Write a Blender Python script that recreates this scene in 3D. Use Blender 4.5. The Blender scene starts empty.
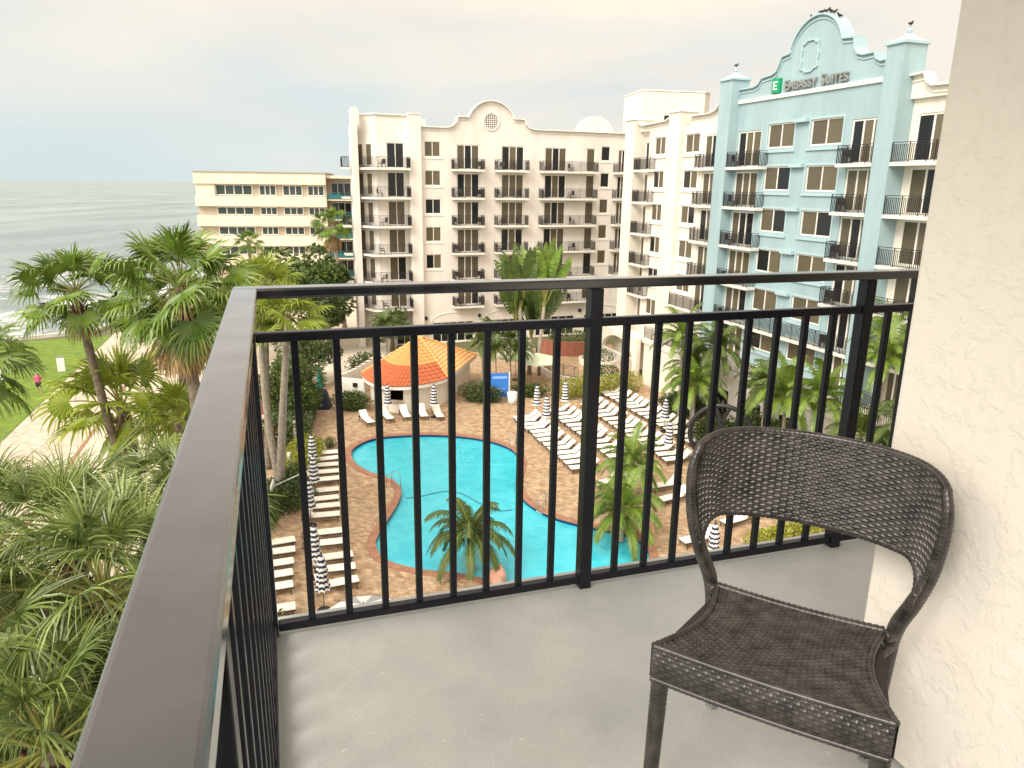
import bpy, bmesh, math, random
from mathutils import Vector, Matrix
rnd = random.Random(7)
SC = bpy.context.scene
COL = SC.collection
EYE = 17.0
FLOOR = EYE - 1.355
R = math.radians

# ---------------------------------------------------------------- mesh builder
class MB:
    def __init__(s, o=(0, 0, 0), a=0.0):
        s.v = []; s.f = []; s.m = []; s.uv = None
        s.o = o; s.c = math.cos(a); s.s = math.sin(a); s.mi = 0
    def T(s, p):
        return (s.o[0] + p[0]*s.c - p[1]*s.s, s.o[1] + p[0]*s.s + p[1]*s.c, s.o[2] + p[2])
    def quad(s, *pts):
        i = len(s.v); s.v += [s.T(p) for p in pts]; s.f.append(tuple(range(i, i+len(pts)))); s.m.append(s.mi)
    def box(s, x0, x1, y0, y1, z0, z1):
        i = len(s.v)
        s.v += [s.T(p) for p in ((x0,y0,z0),(x1,y0,z0),(x1,y1,z0),(x0,y1,z0),(x0,y0,z1),(x1,y0,z1),(x1,y1,z1),(x0,y1,z1))]
        for f in ((0,3,2,1),(4,5,6,7),(0,1,5,4),(1,2,6,5),(2,3,7,6),(3,0,4,7)):
            s.f.append(tuple(i+k for k in f)); s.m.append(s.mi)
        return s
    def bar(s, p, q, w, h, up=(0,0,1)):
        P, Q = Vector(p), Vector(q); d = (Q-P).normalized(); u = Vector(up)
        if abs(d.dot(u)) > .98: u = Vector((1,0,0))
        l = d.cross(u).normalized(); u = l.cross(d).normalized()
        i = len(s.v)
        for B in (P, Q):
            for a, b in ((-1,-1),(1,-1),(1,1),(-1,1)):
                s.v.append(s.T(B + l*(a*w/2) + u*(b*h/2)))
        for f in ((0,1,2,3),(7,6,5,4),(0,4,5,1),(1,5,6,2),(2,6,7,3),(3,7,4,0)):
            s.f.append(tuple(i+k for k in f)); s.m.append(s.mi)
    def tube(s, pts, rad, n=8, cap=True):
        pts = [Vector(p) for p in pts]
        if not isinstance(rad, (list, tuple)): rad = [rad]*len(pts)
        i0 = len(s.v); u = None
        for k, p in enumerate(pts):
            d = (pts[min(k+1, len(pts)-1)] - pts[max(k-1, 0)]).normalized()
            if u is None:
                u = d.orthogonal().normalized()
            else:
                u = (u - d*u.dot(d)); u = u.normalized() if u.length > 1e-6 else d.orthogonal().normalized()
            w = d.cross(u)
            for j in range(n):
                a = 2*math.pi*j/n
                s.v.append(s.T(p + (u*math.cos(a) + w*math.sin(a))*rad[k]))
        for k in range(len(pts)-1):
            for j in range(n):
                a = i0+k*n+j; b = i0+k*n+(j+1) % n
                s.f.append((a, b, b+n, a+n)); s.m.append(s.mi)
        if cap:
            s.f.append(tuple(i0+j for j in reversed(range(n)))); s.m.append(s.mi)
            s.f.append(tuple(i0+(len(pts)-1)*n+j for j in range(n))); s.m.append(s.mi)
    def lathe(s, prof, c=(0,0,0), n=16, cap=True):
        i0 = len(s.v)
        for r, z in prof:
            for j in range(n):
                a = 2*math.pi*j/n
                s.v.append(s.T((c[0]+r*math.cos(a), c[1]+r*math.sin(a), c[2]+z)))
        for k in range(len(prof)-1):
            for j in range(n):
                a = i0+k*n+j; b = i0+k*n+(j+1) % n
                s.f.append((a, b, b+n, a+n)); s.m.append(s.mi)
        if cap:
            s.f.append(tuple(i0+j for j in reversed(range(n)))); s.m.append(s.mi)
            s.f.append(tuple(i0+(len(prof)-1)*n+j for j in range(n))); s.m.append(s.mi)
    def prism(s, poly, z0, z1):
        n = len(poly); i = len(s.v)
        s.v += [s.T((x, y, z0)) for x, y in poly] + [s.T((x, y, z1)) for x, y in poly]
        s.f.append(tuple(i+k for k in reversed(range(n)))); s.f.append(tuple(i+n+k for k in range(n))); s.m += [s.mi]*2
        for k in range(n):
            s.f.append((i+k, i+(k+1) % n, i+n+(k+1) % n, i+n+k)); s.m.append(s.mi)
    def extr(s, prof, y0, y1):
        """polygon in x,z extruded along y"""
        n = len(prof); i = len(s.v)
        s.v += [s.T((x, y0, z)) for x, z in prof] + [s.T((x, y1, z)) for x, z in prof]
        s.f.append(tuple(i+k for k in range(n))); s.f.append(tuple(i+n+k for k in reversed(range(n)))); s.m += [s.mi]*2
        for k in range(n):
            s.f.append((i+k, i+n+k, i+n+(k+1) % n, i+(k+1) % n)); s.m.append(s.mi)
    def build(s, name, mats, parent=None, smooth=False):
        if not isinstance(mats, (list, tuple)): mats = [mats]
        me = bpy.data.meshes.new(name)
        base = (0, 0, 0)
        if parent is not None and parent.get('_w'): base = tuple(parent['_o'])
        vs = s.v if base == (0, 0, 0) else [(x-base[0], y-base[1], z-base[2]) for x, y, z in s.v]
        me.from_pydata(vs, [], s.f); me.update()
        for m in mats: me.materials.append(m)
        if len(mats) > 1: me.polygons.foreach_set('material_index', s.m)
        if smooth: me.polygons.foreach_set('use_smooth', [True]*len(s.f))
        if s.uv:
            uvl = me.uv_layers.new(name='UVMap')
            flat = []
            for f in s.f:
                for k in f: flat += list(s.uv[k])
            uvl.data.foreach_set('uv', flat)
        o = bpy.data.objects.new(name, me); COL.objects.link(o)
        if parent is not None:
            o.parent = parent
            if parent.get('_w'): o['_w'] = 1; o['_o'] = list(base)
        return o

def tag(o, label=None, cat=None, group=None, kind=None):
    if label: o['label'] = label
    if cat: o['category'] = cat
    if group: o['group'] = group
    if kind: o['kind'] = kind
    return o
def thing(name, label, cat, loc=(0,0,0), rz=0, group=None, world=False):
    """Empty at the base. world=True: part meshes are given in world coordinates."""
    o = bpy.data.objects.new(name, None); COL.objects.link(o)
    o.location = loc; o.rotation_euler = (0, 0, rz); o.empty_display_size = .2
    if world: o['_w'] = 1; o['_o'] = list(loc)
    return tag(o, label, cat, group)
KIDS = {}
def kids(o):
    return [c for c in bpy.data.objects if c.parent == o]
def dup(src, loc, rz=0, label=None, group=None, scale=None, tree=None):
    if src.name not in KIDS:
        KIDS[src.name] = [(c, kids(c)) for c in kids(src)]
    r = src.copy(); COL.objects.link(r); r.location = loc; r.rotation_euler = (0, 0, rz)
    if scale: r.scale = (scale,)*3 if not isinstance(scale, tuple) else scale
    if label: r['label'] = label
    if group: r['group'] = group
    for c, gs in KIDS[src.name]:
        d = c.copy(); COL.objects.link(d); d.parent = r
        for g in gs:
            e = g.copy(); COL.objects.link(e); e.parent = d
    return r
ORD = 'first second third fourth fifth sixth seventh eighth ninth tenth eleventh twelfth thirteenth fourteenth fifteenth sixteenth'.split()

# ---------------------------------------------------------------- materials
def mat(name, col, rough=.6, var=.0, vscale=3.0, bump=0.0, bscale=20.0, metal=0.0, col2=None, island=0.0, trans=0.0, coord='Object', spec=.5, detail=6):
    m = bpy.data.materials.new(name); m.use_nodes = True
    nt = m.node_tree; N = nt.nodes; L = nt.links; b = N['Principled BSDF']
    b.inputs['Roughness'].default_value = rough; b.inputs['Metallic'].default_value = metal
    b.inputs['Specular IOR Level'].default_value = spec
    b.inputs['Base Color'].default_value = (*col, 1)
    tc = N.new('ShaderNodeTexCoord')
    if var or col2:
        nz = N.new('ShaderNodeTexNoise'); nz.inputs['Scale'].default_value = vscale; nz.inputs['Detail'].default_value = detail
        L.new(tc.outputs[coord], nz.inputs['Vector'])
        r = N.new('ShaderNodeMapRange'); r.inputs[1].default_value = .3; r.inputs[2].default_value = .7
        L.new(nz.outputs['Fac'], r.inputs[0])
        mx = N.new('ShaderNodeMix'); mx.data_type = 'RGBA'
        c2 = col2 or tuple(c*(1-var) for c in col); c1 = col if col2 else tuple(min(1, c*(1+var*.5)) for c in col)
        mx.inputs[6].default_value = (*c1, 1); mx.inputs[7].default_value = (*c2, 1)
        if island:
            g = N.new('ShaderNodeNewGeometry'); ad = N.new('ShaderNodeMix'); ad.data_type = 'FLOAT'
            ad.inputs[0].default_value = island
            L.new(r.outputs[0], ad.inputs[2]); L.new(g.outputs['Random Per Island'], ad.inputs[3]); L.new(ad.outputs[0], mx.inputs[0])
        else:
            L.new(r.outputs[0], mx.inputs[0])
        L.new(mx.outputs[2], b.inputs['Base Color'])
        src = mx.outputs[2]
    if bump:
        bn = N.new('ShaderNodeTexNoise'); bn.inputs['Scale'].default_value = bscale; bn.inputs['Detail'].default_value = 5
        L.new(tc.outputs[coord], bn.inputs['Vector'])
        bp = N.new('ShaderNodeBump'); bp.inputs['Strength'].default_value = bump; bp.inputs['Distance'].default_value = .02
        L.new(bn.outputs['Fac'], bp.inputs['Height']); L.new(bp.outputs[0], b.inputs['Normal'])
    if trans:
        out = N['Material Output']; tr = N.new('ShaderNodeBsdfTranslucent'); ms = N.new('ShaderNodeMixShader')
        ms.inputs[0].default_value = trans
        if var or col2: L.new(src, tr.inputs[0])
        else: tr.inputs[0].default_value = (*col, 1)
        L.new(b.outputs[0], ms.inputs[1]); L.new(tr.outputs[0], ms.inputs[2]); L.new(ms.outputs[0], out.inputs['Surface'])
    return m
def weather(m, amt=.16, sc=.55):
    """rain streaks and patches of grime on render: soft, stretched downwards"""
    nt = m.node_tree; N = nt.nodes; L = nt.links; b = N['Principled BSDF']; src = b.inputs['Base Color'].links[0].from_socket
    tc = N.new('ShaderNodeTexCoord'); mp = N.new('ShaderNodeMapping'); mp.inputs['Scale'].default_value = (sc*2.2, sc*2.2, sc*.22); L.new(tc.outputs['Object'], mp.inputs[0])
    n = N.new('ShaderNodeTexNoise'); n.inputs['Scale'].default_value = 1.0; n.inputs['Detail'].default_value = 9; n.inputs['Roughness'].default_value = .7; L.new(mp.outputs[0], n.inputs['Vector'])
    r = N.new('ShaderNodeMapRange'); r.inputs[1].default_value = .45; r.inputs[2].default_value = .75; r.inputs[3].default_value = 1.0; r.inputs[4].default_value = 1-amt*1.6; L.new(n.outputs['Fac'], r.inputs[0])
    v = N.new('ShaderNodeVectorMath'); v.operation = 'SCALE'; L.new(src, v.inputs[0]); L.new(r.outputs[0], v.inputs['Scale']); L.new(v.outputs[0], b.inputs['Base Color'])
def srgb(r, g, b):
    f = lambda c: (c/255/12.92 if c <= 10 else ((c/255+.055)/1.055)**2.4)
    return (f(r), f(g), f(b))

M = {}
M['stucco'] = mat('white_stucco', (.76,.70,.63), .85, .10, .35, .25, 9)
M['stucco_w'] = mat('warm_white_stucco', (.78,.72,.62), .85, .08, .35, .25, 9)
M['trim'] = mat('white_trim_paint', (.80,.76,.69), .6, .05, 1)
M['blue'] = mat('pale_blue_stucco', (.32,.44,.465), .85, .08, .3, .25, 9)
M['bluetrim'] = mat('pale_blue_trim', (.38,.505,.53), .8, .05, .5)
for k_ in ('stucco', 'stucco_w', 'blue', 'trim'): weather(M[k_], .09)
M['iron'] = mat('black_iron', (.013,.013,.016), .45)
M['slab'] = mat('balcony_slab', (.72,.69,.62), .7, .1, .6)
def glassmat(name, col, rough=.12, island=.6, col2=None):
    return mat(name, col, rough, .01, 2, col2=col2 or tuple(c*.45 for c in col), island=island, spec=.35)
M['pane'] = glassmat('window_pane_with_curtain', (.17,.14,.085), .18, .9, (.06,.05,.035))
M['pane_dark'] = glassmat('dark_window_pane', (.022,.022,.022), .06, .9, (.012,.012,.014))
M['pane_sea'] = glassmat('green_window_pane', (.07,.09,.08), .12, .9, (.03,.04,.035))
M['cream'] = mat('cream_concrete', (.72,.645,.50), .8, .08, .3)
weather(M['cream'], .12)
M['beige'] = mat('beige_panel', (.50,.42,.32), .8, .1, .4)
M['roofcap'] = mat('grey_roof_cap', (.35,.32,.28), .8)
M['white_plastic'] = mat('white_plastic', (.72,.72,.70), .5)
M['brown_metal'] = mat('brown_metal', (.05,.035,.028), .5)
M['navy'] = mat('navy_canvas', (.018,.022,.05), .8)
M['canvas'] = mat('white_canvas', (.80,.78,.73), .8, .06, 5)
M['cushion'] = mat('cream_cushion', (.82,.78,.68), .85, .12, 4)
M['grey'] = mat('grey_metal', (.35,.35,.35), .4, metal=.6)
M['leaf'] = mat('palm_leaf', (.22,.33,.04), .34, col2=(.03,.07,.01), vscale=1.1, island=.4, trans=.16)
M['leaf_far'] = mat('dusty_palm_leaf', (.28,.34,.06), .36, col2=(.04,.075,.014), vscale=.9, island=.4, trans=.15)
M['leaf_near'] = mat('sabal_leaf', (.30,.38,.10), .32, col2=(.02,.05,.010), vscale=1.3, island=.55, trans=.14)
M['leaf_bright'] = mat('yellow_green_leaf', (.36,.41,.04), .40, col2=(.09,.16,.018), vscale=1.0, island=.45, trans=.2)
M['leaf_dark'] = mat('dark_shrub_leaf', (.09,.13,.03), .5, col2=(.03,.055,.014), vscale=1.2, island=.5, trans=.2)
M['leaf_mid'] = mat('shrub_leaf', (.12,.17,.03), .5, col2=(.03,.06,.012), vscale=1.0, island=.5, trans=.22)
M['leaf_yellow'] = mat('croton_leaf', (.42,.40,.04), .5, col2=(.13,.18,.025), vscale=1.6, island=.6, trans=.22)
M['dead'] = mat('dry_palm_leaf', (.55,.40,.20), .8, col2=(.30,.19,.09), vscale=2, island=.6, trans=.15)
M['petiole'] = mat('petiole', (.22,.22,.05), .5, .3, 4)
M['trunk'] = mat('palm_trunk', (.25,.20,.15), .9, col2=(.10,.07,.05), vscale=7, bump=.6, bscale=14)
M['trunk_pale'] = mat('pale_palm_trunk', (.38,.33,.27), .9, col2=(.22,.18,.14), vscale=6, bump=.5, bscale=14)
M['boot'] = mat('red_brown_fibre', (.13,.045,.03), .9, col2=(.045,.02,.015), vscale=12, bump=.6, bscale=25)
M['bark'] = mat('bark', (.16,.12,.08), .9, .3, 8, .5, 14)
# ---------------------------------------------------------------- camera
cam = bpy.data.cameras.new('camera'); cam.sensor_width = 36; cam.lens = 732/1024*36; cam.clip_start = .02; cam.clip_end = 30000
co = bpy.data.objects.new('camera', cam); COL.objects.link(co); SC.camera = co
P, A = R(15.2), R(.77)
fw = Vector((0, math.cos(P), -math.sin(P))); up0 = Vector((0, math.sin(P), math.cos(P))); rt0 = Vector((1, 0, 0))
cx = rt0*math.cos(A) + up0*math.sin(A); cy = -rt0*math.sin(A) + up0*math.cos(A)
mw = Matrix((cx, cy, -fw)).transposed().to_4x4(); mw.translation = (0, 0, EYE)
co.matrix_world = mw

# ---------------------------------------------------------------- world and sun
SUN_EL, SUN_AZ = 40.0, 216.0          # azimuth: direction the light comes from, clockwise from +Y
w = bpy.data.worlds.new('World'); SC.world = w; w.use_nodes = True
nt = w.node_tree; N = nt.nodes; L = nt.links
bg = N['Background']; bg.inputs[1].default_value = .1
sky = N.new('ShaderNodeTexSky'); sky.sky_type = 'NISHITA'; sky.sun_disc = False
sky.sun_elevation = R(SUN_EL); sky.sun_rotation = R(SUN_AZ); sky.air_density = 1.2; sky.dust_density = 2.0
tc = N.new('ShaderNodeTexCoord')
mp = N.new('ShaderNodeMapping'); mp.inputs['Scale'].default_value = (1.1, 1.1, 4.2); mp.inputs['Rotation'].default_value = (0, R(-9), R(35))
L.new(tc.outputs['Generated'], mp.inputs[0])
nz = N.new('ShaderNodeTexNoise'); nz.inputs['Scale'].default_value = 1.5; nz.inputs['Detail'].default_value = 5; nz.inputs['Roughness'].default_value = .42
nz.inputs['Distortion'].default_value = .35
L.new(mp.outputs[0], nz.inputs['Vector'])
cm = N.new('ShaderNodeMapRange'); cm.inputs[1].default_value = .34; cm.inputs[2].default_value = .64; cm.interpolation_type = 'SMOOTHSTEP'
L.new(nz.outputs['Fac'], cm.inputs[0])
# high sky is closed cloud, gaps only low over the horizon
sep = N.new('ShaderNodeSeparateXYZ'); L.new(tc.outputs['Generated'], sep.inputs[0])
hz = N.new('ShaderNodeMapRange'); hz.inputs[1].default_value = .08; hz.inputs[2].default_value = .24; hz.inputs[3].default_value = 0; hz.inputs[4].default_value = 1
hz.interpolation_type = 'SMOOTHSTEP'
L.new(sep.outputs[2], hz.inputs[0])
mxm = N.new('ShaderNodeMath'); mxm.operation = 'MAXIMUM'; mxm.use_clamp = True
a1 = N.new('ShaderNodeMath'); a1.operation = 'MULTIPLY'; a1.inputs[1].default_value = .85
L.new(cm.outputs[0], a1.inputs[0]); L.new(hz.outputs[0], mxm.inputs[1]); L.new(a1.outputs[0], mxm.inputs[0])
# cloud colour: cream, bluish grey underside by a second noise
nz2 = N.new('ShaderNodeTexNoise'); nz2.inputs['Scale'].default_value = 2.4; nz2.inputs['Detail'].default_value = 6
L.new(mp.outputs[0], nz2.inputs['Vector'])
c2 = N.new('ShaderNodeMapRange'); c2.inputs[1].default_value = .35; c2.inputs[2].default_value = .65
L.new(nz2.outputs['Fac'], c2.inputs[0])
cc = N.new('ShaderNodeMix'); cc.data_type = 'RGBA'
CK = 10.0
cc.inputs[6].default_value = (.62*CK, .565*CK, .51*CK, 1); cc.inputs[7].default_value = (.72*CK, .64*CK, .535*CK, 1)
L.new(c2.outputs[0], cc.inputs[0])
skc = N.new('ShaderNodeMix'); skc.data_type = 'RGBA'; skc.inputs[0].default_value = .96
L.new(sky.outputs[0], skc.inputs[6]); skc.inputs[7].default_value = (.42*CK, .53*CK, .56*CK, 1)
mx = N.new('ShaderNodeMix'); mx.data_type = 'RGBA'
d2 = N.new('ShaderNodeVectorMath'); d2.operation = 'DOT_PRODUCT'; d2.inputs[1].default_value = (-.62, .78, 0); L.new(tc.outputs['Generated'], d2.inputs[0])
g2 = N.new('ShaderNodeMapRange'); g2.inputs[1].default_value = .80; g2.inputs[2].default_value = 1.0; g2.interpolation_type = 'SMOOTHSTEP'; L.new(d2.outputs['Value'], g2.inputs[0])
g3 = N.new('ShaderNodeMapRange'); g3.inputs[1].default_value = .02; g3.inputs[2].default_value = .17; g3.inputs[3].default_value = .75; g3.inputs[4].default_value = 0; g3.interpolation_type = 'SMOOTHSTEP'; L.new(sep.outputs[2], g3.inputs[0])
g4 = N.new('ShaderNodeMath'); g4.operation = 'MULTIPLY'; L.new(g2.outputs[0], g4.inputs[0]); L.new(g3.outputs[0], g4.inputs[1])
g5 = N.new('ShaderNodeMath'); g5.operation = 'SUBTRACT'; g5.inputs[0].default_value = 1; L.new(g4.outputs[0], g5.inputs[1])
g6 = N.new('ShaderNodeMath'); g6.operation = 'MULTIPLY'; L.new(g5.outputs[0], g6.inputs[0]); L.new(mxm.outputs[0], g6.inputs[1])
L.new(g6.outputs[0], mx.inputs[0]); L.new(skc.outputs[2], mx.inputs[6]); L.new(cc.outputs[2], mx.inputs[7])
# brighter cloud around the hidden sun and overhead
sd = Vector((math.sin(R(SUN_AZ))*math.cos(R(SUN_EL)), math.cos(R(SUN_AZ))*math.cos(R(SUN_EL)), math.sin(R(SUN_EL))))
dt = N.new('ShaderNodeVectorMath'); dt.operation = 'DOT_PRODUCT'; dt.inputs[1].default_value = sd
L.new(tc.outputs['Generated'], dt.inputs[0])
gl = N.new('ShaderNodeMapRange'); gl.inputs[1].default_value = .05; gl.inputs[2].default_value = 1.0; gl.inputs[3].default_value = 1.0; gl.inputs[4].default_value = 2.7
gl.interpolation_type = 'SMOOTHSTEP'
L.new(dt.outputs['Value'], gl.inputs[0])
vm = N.new('ShaderNodeVectorMath'); vm.operation = 'SCALE'
L.new(mx.outputs[2], vm.inputs[0]); L.new(gl.outputs[0], vm.inputs['Scale']); L.new(vm.outputs[0], bg.inputs[0])

sun = bpy.data.lights.new('sun', 'SUN'); sun.energy = 2.1; sun.angle = R(28); sun.color = (1, .955, .88)
so = bpy.data.objects.new('sun', sun); COL.objects.link(so); so.location = (-20, -10, 40)
so.rotation_euler = Vector(-sd).to_track_quat('-Z', 'Y').to_euler()
vs = SC.view_settings; vs.view_transform = 'Standard'; vs.look = 'None'; vs.exposure = .58; vs.gamma = 1; vs.use_curve_mapping = False

# ---------------------------------------------------------------- ground, deck, path, lawn, sea
def sheet(name, poly, z, m, label=None):
    b = MB(); b.quad(*[(x, y, z) for x, y in poly]); o = b.build(name, m)
    tag(o, label, None, None, 'structure'); return o
def shader(name, fn, rough=.7):
    m = bpy.data.materials.new(name); m.use_nodes = True
    fn(m.node_tree, m.node_tree.nodes, m.node_tree.links, m.node_tree.nodes['Principled BSDF']); m.node_tree.nodes['Principled BSDF'].inputs['Roughness'].default_value = rough
    return m
def pavers(c1, c2, mortar, scale, bw=.5, rh=.25, rot=20, noise=(.7, 1.1)):
    def fn(nt, N, L, b):
        tc = N.new('ShaderNodeTexCoord'); mp = N.new('ShaderNodeMapping'); mp.inputs['Rotation'].default_value = (0, 0, R(rot))
        L.new(tc.outputs['Object'], mp.inputs[0])
        br = N.new('ShaderNodeTexBrick'); br.inputs['Scale'].default_value = scale; br.inputs['Brick Width'].default_value = bw; br.inputs['Row Height'].default_value = rh
        br.inputs['Mortar Size'].default_value = .012; br.inputs['Color1'].default_value = (*c1, 1); br.inputs['Color2'].default_value = (*c2, 1); br.inputs['Mortar'].default_value = (*mortar, 1)
        br.inputs['Bias'].default_value = 0
        L.new(mp.outputs[0], br.inputs['Vector'])
        nz = N.new('ShaderNodeTexNoise'); nz.inputs['Scale'].default_value = 2.2; nz.inputs['Detail'].default_value = 8; nz.inputs['Roughness'].default_value = .75; L.new(mp.outputs[0], nz.inputs['Vector'])
        mr = N.new('ShaderNodeMapRange'); mr.inputs[1].default_value = .35; mr.inputs[2].default_value = .65; mr.inputs[3].default_value = noise[0]; mr.inputs[4].default_value = noise[1]
        L.new(nz.outputs['Fac'], mr.inputs[0])
        v = N.new('ShaderNodeVectorMath'); v.operation = 'SCALE'; L.new(br.outputs[0], v.inputs[0]); L.new(mr.outputs[0], v.inputs['Scale']); L.new(v.outputs[0], b.inputs['Base Color'])
    return fn
M['deck'] = shader('tumbled_brick_pavers', pavers((.53,.39,.245), (.35,.215,.12), (.26,.19,.12), 1.6, .5, .3, 19, (.62, 1.22)), .85)
M['coping'] = shader('red_brick_coping', pavers((.42,.20,.12), (.33,.15,.09), (.30,.22,.16), 4, .5, .5, 10), .7)
M['path'] = shader('cream_pavers', pavers((.62,.53,.42), (.53,.44,.34), (.36,.28,.2), .8, .8, .8, 25), .85)
M['grass'] = mat('lawn_grass', (.17,.25,.02), .9, col2=(.09,.16,.014), vscale=1.2, bump=.5, bscale=30)
M['soil'] = mat('planting_ground', (.16,.13,.07), .95, col2=(.09,.11,.035), vscale=.8, bump=.5, bscale=9)
M['sand'] = mat('dry_sand', (.58,.50,.39), .95, .12, .5, .3, 8)
pth = Vector((-.305, .952)); ql = Vector((-.952, -.305))
def pq(a, b):  # along the shore path, across towards the sea
    p = Vector((-37.2, 55.8)) + pth*a + ql*b; return (p.x, p.y)
# one terrain sheet; the sea lies below it beyond the sea wall
sheet('sand_yard', [pq(-60, -5.4), pq(38, -5.4), (-46, 118), (-12, 118), (-12.6, 66), (-17, 58), (-15.5, 44), (-12, 30), (-9, 10), (-6, -5)], -.015, M['sand'])
sheet('walkway', [pq(-60, -5.2), pq(36, -5.2), pq(28, .0), pq(-60, .0)], .0, M['path'])
sheet('kerb_line', [pq(-60, -5.45), pq(36, -5.45), pq(36, -5.2), pq(-60, -5.2)], .004, M['coping'])
def lawn_fn(): pass
sheet('lawn', [pq(-60, .0), pq(26.5, .0), pq(25, 9), pq(19.5, 15.2), pq(-60, 15.2)], .03, M['grass'])
b = MB(); cst = [pq(-200, 15.7), pq(20, 15.7), pq(26, 10), pq(29, 2.0), (-49.5, 92), (-48.5, 128)]
for p, q in zip(cst[:-1], cst[1:]): b.bar((*p, -.85), (*q, -.85), .5, 2.4)
tag(b.build('sea_wall', mat('sea_wall_concrete', (.62,.58,.52), .9, .2, 1)), 'low pale concrete sea wall between lawn and water', 'wall')
def seafn(nt, N, L, b):
    tc = N.new('ShaderNodeTexCoord'); mp = N.new('ShaderNodeMapping'); mp.inputs['Rotation'].default_value = (0, 0, R(-25)); mp.inputs['Scale'].default_value = (1, .28, 1)
    L.new(tc.outputs['Object'], mp.inputs[0])
    n1 = N.new('ShaderNodeTexNoise'); n1.inputs['Scale'].default_value = .35; n1.inputs['Detail'].default_value = 10; n1.inputs['Roughness'].default_value = .68; L.new(mp.outputs[0], n1.inputs['Vector'])
    bp = N.new('ShaderNodeBump'); bp.inputs['Strength'].default_value = 1.0; bp.inputs['Distance'].default_value = 1.3; L.new(n1.outputs['Fac'], bp.inputs['Height']); L.new(bp.outputs[0], b.inputs['Normal'])
    n2 = N.new('ShaderNodeTexNoise'); n2.inputs['Scale'].default_value = .03; n2.inputs['Detail'].default_value = 9; n2.inputs['Roughness'].default_value = .6; L.new(mp.outputs[0], n2.inputs['Vector'])
    mr = N.new('ShaderNodeMapRange'); mr.inputs[1].default_value = .38; mr.inputs[2].default_value = .62; L.new(n2.outputs['Fac'], mr.inputs[0])
    mx = N.new('ShaderNodeMix'); mx.data_type = 'RGBA'; mx.inputs[6].default_value = (.19,.25,.26,1); mx.inputs[7].default_value = (.30,.36,.36,1)
    L.new(mr.outputs[0], mx.inputs[0]); L.new(mx.outputs[2], b.inputs['Base Color'])
M['sea'] = shader('sea_water', seafn, .38)
sheet('sea', [(-45, -900), (-9000, -900), (-14000, 12000), (3000, 22000), (6000, 6000), (400, 900), (-20, 100), (-45, 60)], -2.2, M['sea'])
def foamfn(nt, N, L, b):
    b.inputs['Base Color'].default_value = (.78,.79,.77,1)
    tc = N.new('ShaderNodeTexCoord'); mp = N.new('ShaderNodeMapping'); mp.inputs['Rotation'].default_value = (0, 0, R(-25)); mp.inputs['Scale'].default_value = (1, .22, 1)
    L.new(tc.outputs['Object'], mp.inputs[0])
    n1 = N.new('ShaderNodeTexNoise'); n1.inputs['Scale'].default_value = .45; n1.inputs['Detail'].default_value = 9; n1.inputs['Roughness'].default_value = .7; L.new(mp.outputs[0], n1.inputs['Vector'])
    mr = N.new('ShaderNodeMapRange'); mr.inputs[1].default_value = .42; mr.inputs[2].default_value = .66; L.new(n1.outputs['Fac'], mr.inputs[0])
    L.new(mr.outputs[0], b.inputs['Alpha'])
M['foam'] = shader('surf_foam', foamfn, .8)
def surf(line, wd, z, seed):
    """foam band along a polyline, wd = width"""
    r = random.Random(seed); b = MB(); pts = [Vector(p) for p in line]; n = 24; P_ = []
    for a, c in zip(pts[:-1], pts[1:]): P_ += [a.lerp(c, k/n) for k in range(n)]
    P_.append(pts[-1]); m = len(P_)-1; lo = []; hi = []
    for k, p in enumerate(P_):
        t = (P_[min(k+1, m)]-P_[max(k-1, 0)]).normalized(); nn = Vector((-t.y, t.x)); w_ = wd*.5*(math.sin(math.pi*(k+.5)/(m+1))**.3)*(.55+.9*r.random()); o = nn*(wd*.22*math.sin(k*.35+seed))
        lo.append(p+o-nn*w_); hi.append(p+o+nn*w_*.7)
    for k in range(m): b.quad((*lo[k], z), (*hi[k], z), (*hi[k+1], z), (*lo[k+1], z))
    tag(b.build('surf', M['foam']), None, None, None, 'structure')
surf([(-60, 30), (-66, 70), (-70, 98), (-66, 118), (-60, 140), (-56, 170)], 26, -2.18, 1)
surf([(-96, 90), (-93, 118), (-95, 144), (-97, 178), (-95, 213), (-80, 240)], 13, -2.176, 2)
surf([(-309, 480), (-304, 503), (-299, 530)], 8, -2.165, 6); surf([(-420, 560), (-400, 610)], 7, -2.162, 7)

# ---------------------------------------------------------------- pool
PW = [(-10.4,44.5),(-10.5,45.8),(-9.9,47.3),(-9.0,48.1),(-7.0,48.6),(-5.0,48.7),(-2.9,48.3),(-1.3,47.5),(-0.0,46.2),(0.6,44.4),(0.55,42.6),(0.3,41.0),(0.3,39.6),(0.6,38.2),(1.2,36.9),(2.2,35.7),(3.5,34.9),(4.6,34.4),(5.7,34.0),(6.5,33.2),(6.8,32.0),(6.2,30.0),(4.3,27.2),(2.1,26.2),(0.5,27.2),(-0.4,28.6),(-1.1,29.3),(-2.6,29.8),(-3.8,29.9),(-4.9,30.3),(-5.8,30.8),(-6.3,31.6),(-6.6,32.5),(-6.6,33.5),(-6.4,35.0),(-6.2,36.7),(-6.15,38.4),(-6.4,39.4),(-6.8,40.2),(-7.4,40.8),(-8.2,41.3),(-9.0,42.0),(-9.8,43.0)]
def smooth_loop(p, it=2):
    for _ in range(it):
        q = []
        for i in range(len(p)):
            a = p[i]; c = p[(i+1) % len(p)]
            q += [(a[0]*.75+c[0]*.25, a[1]*.75+c[1]*.25), (a[0]*.25+c[0]*.75, a[1]*.25+c[1]*.75)]
        p = q
    return p
PW = smooth_loop(PW)
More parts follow.
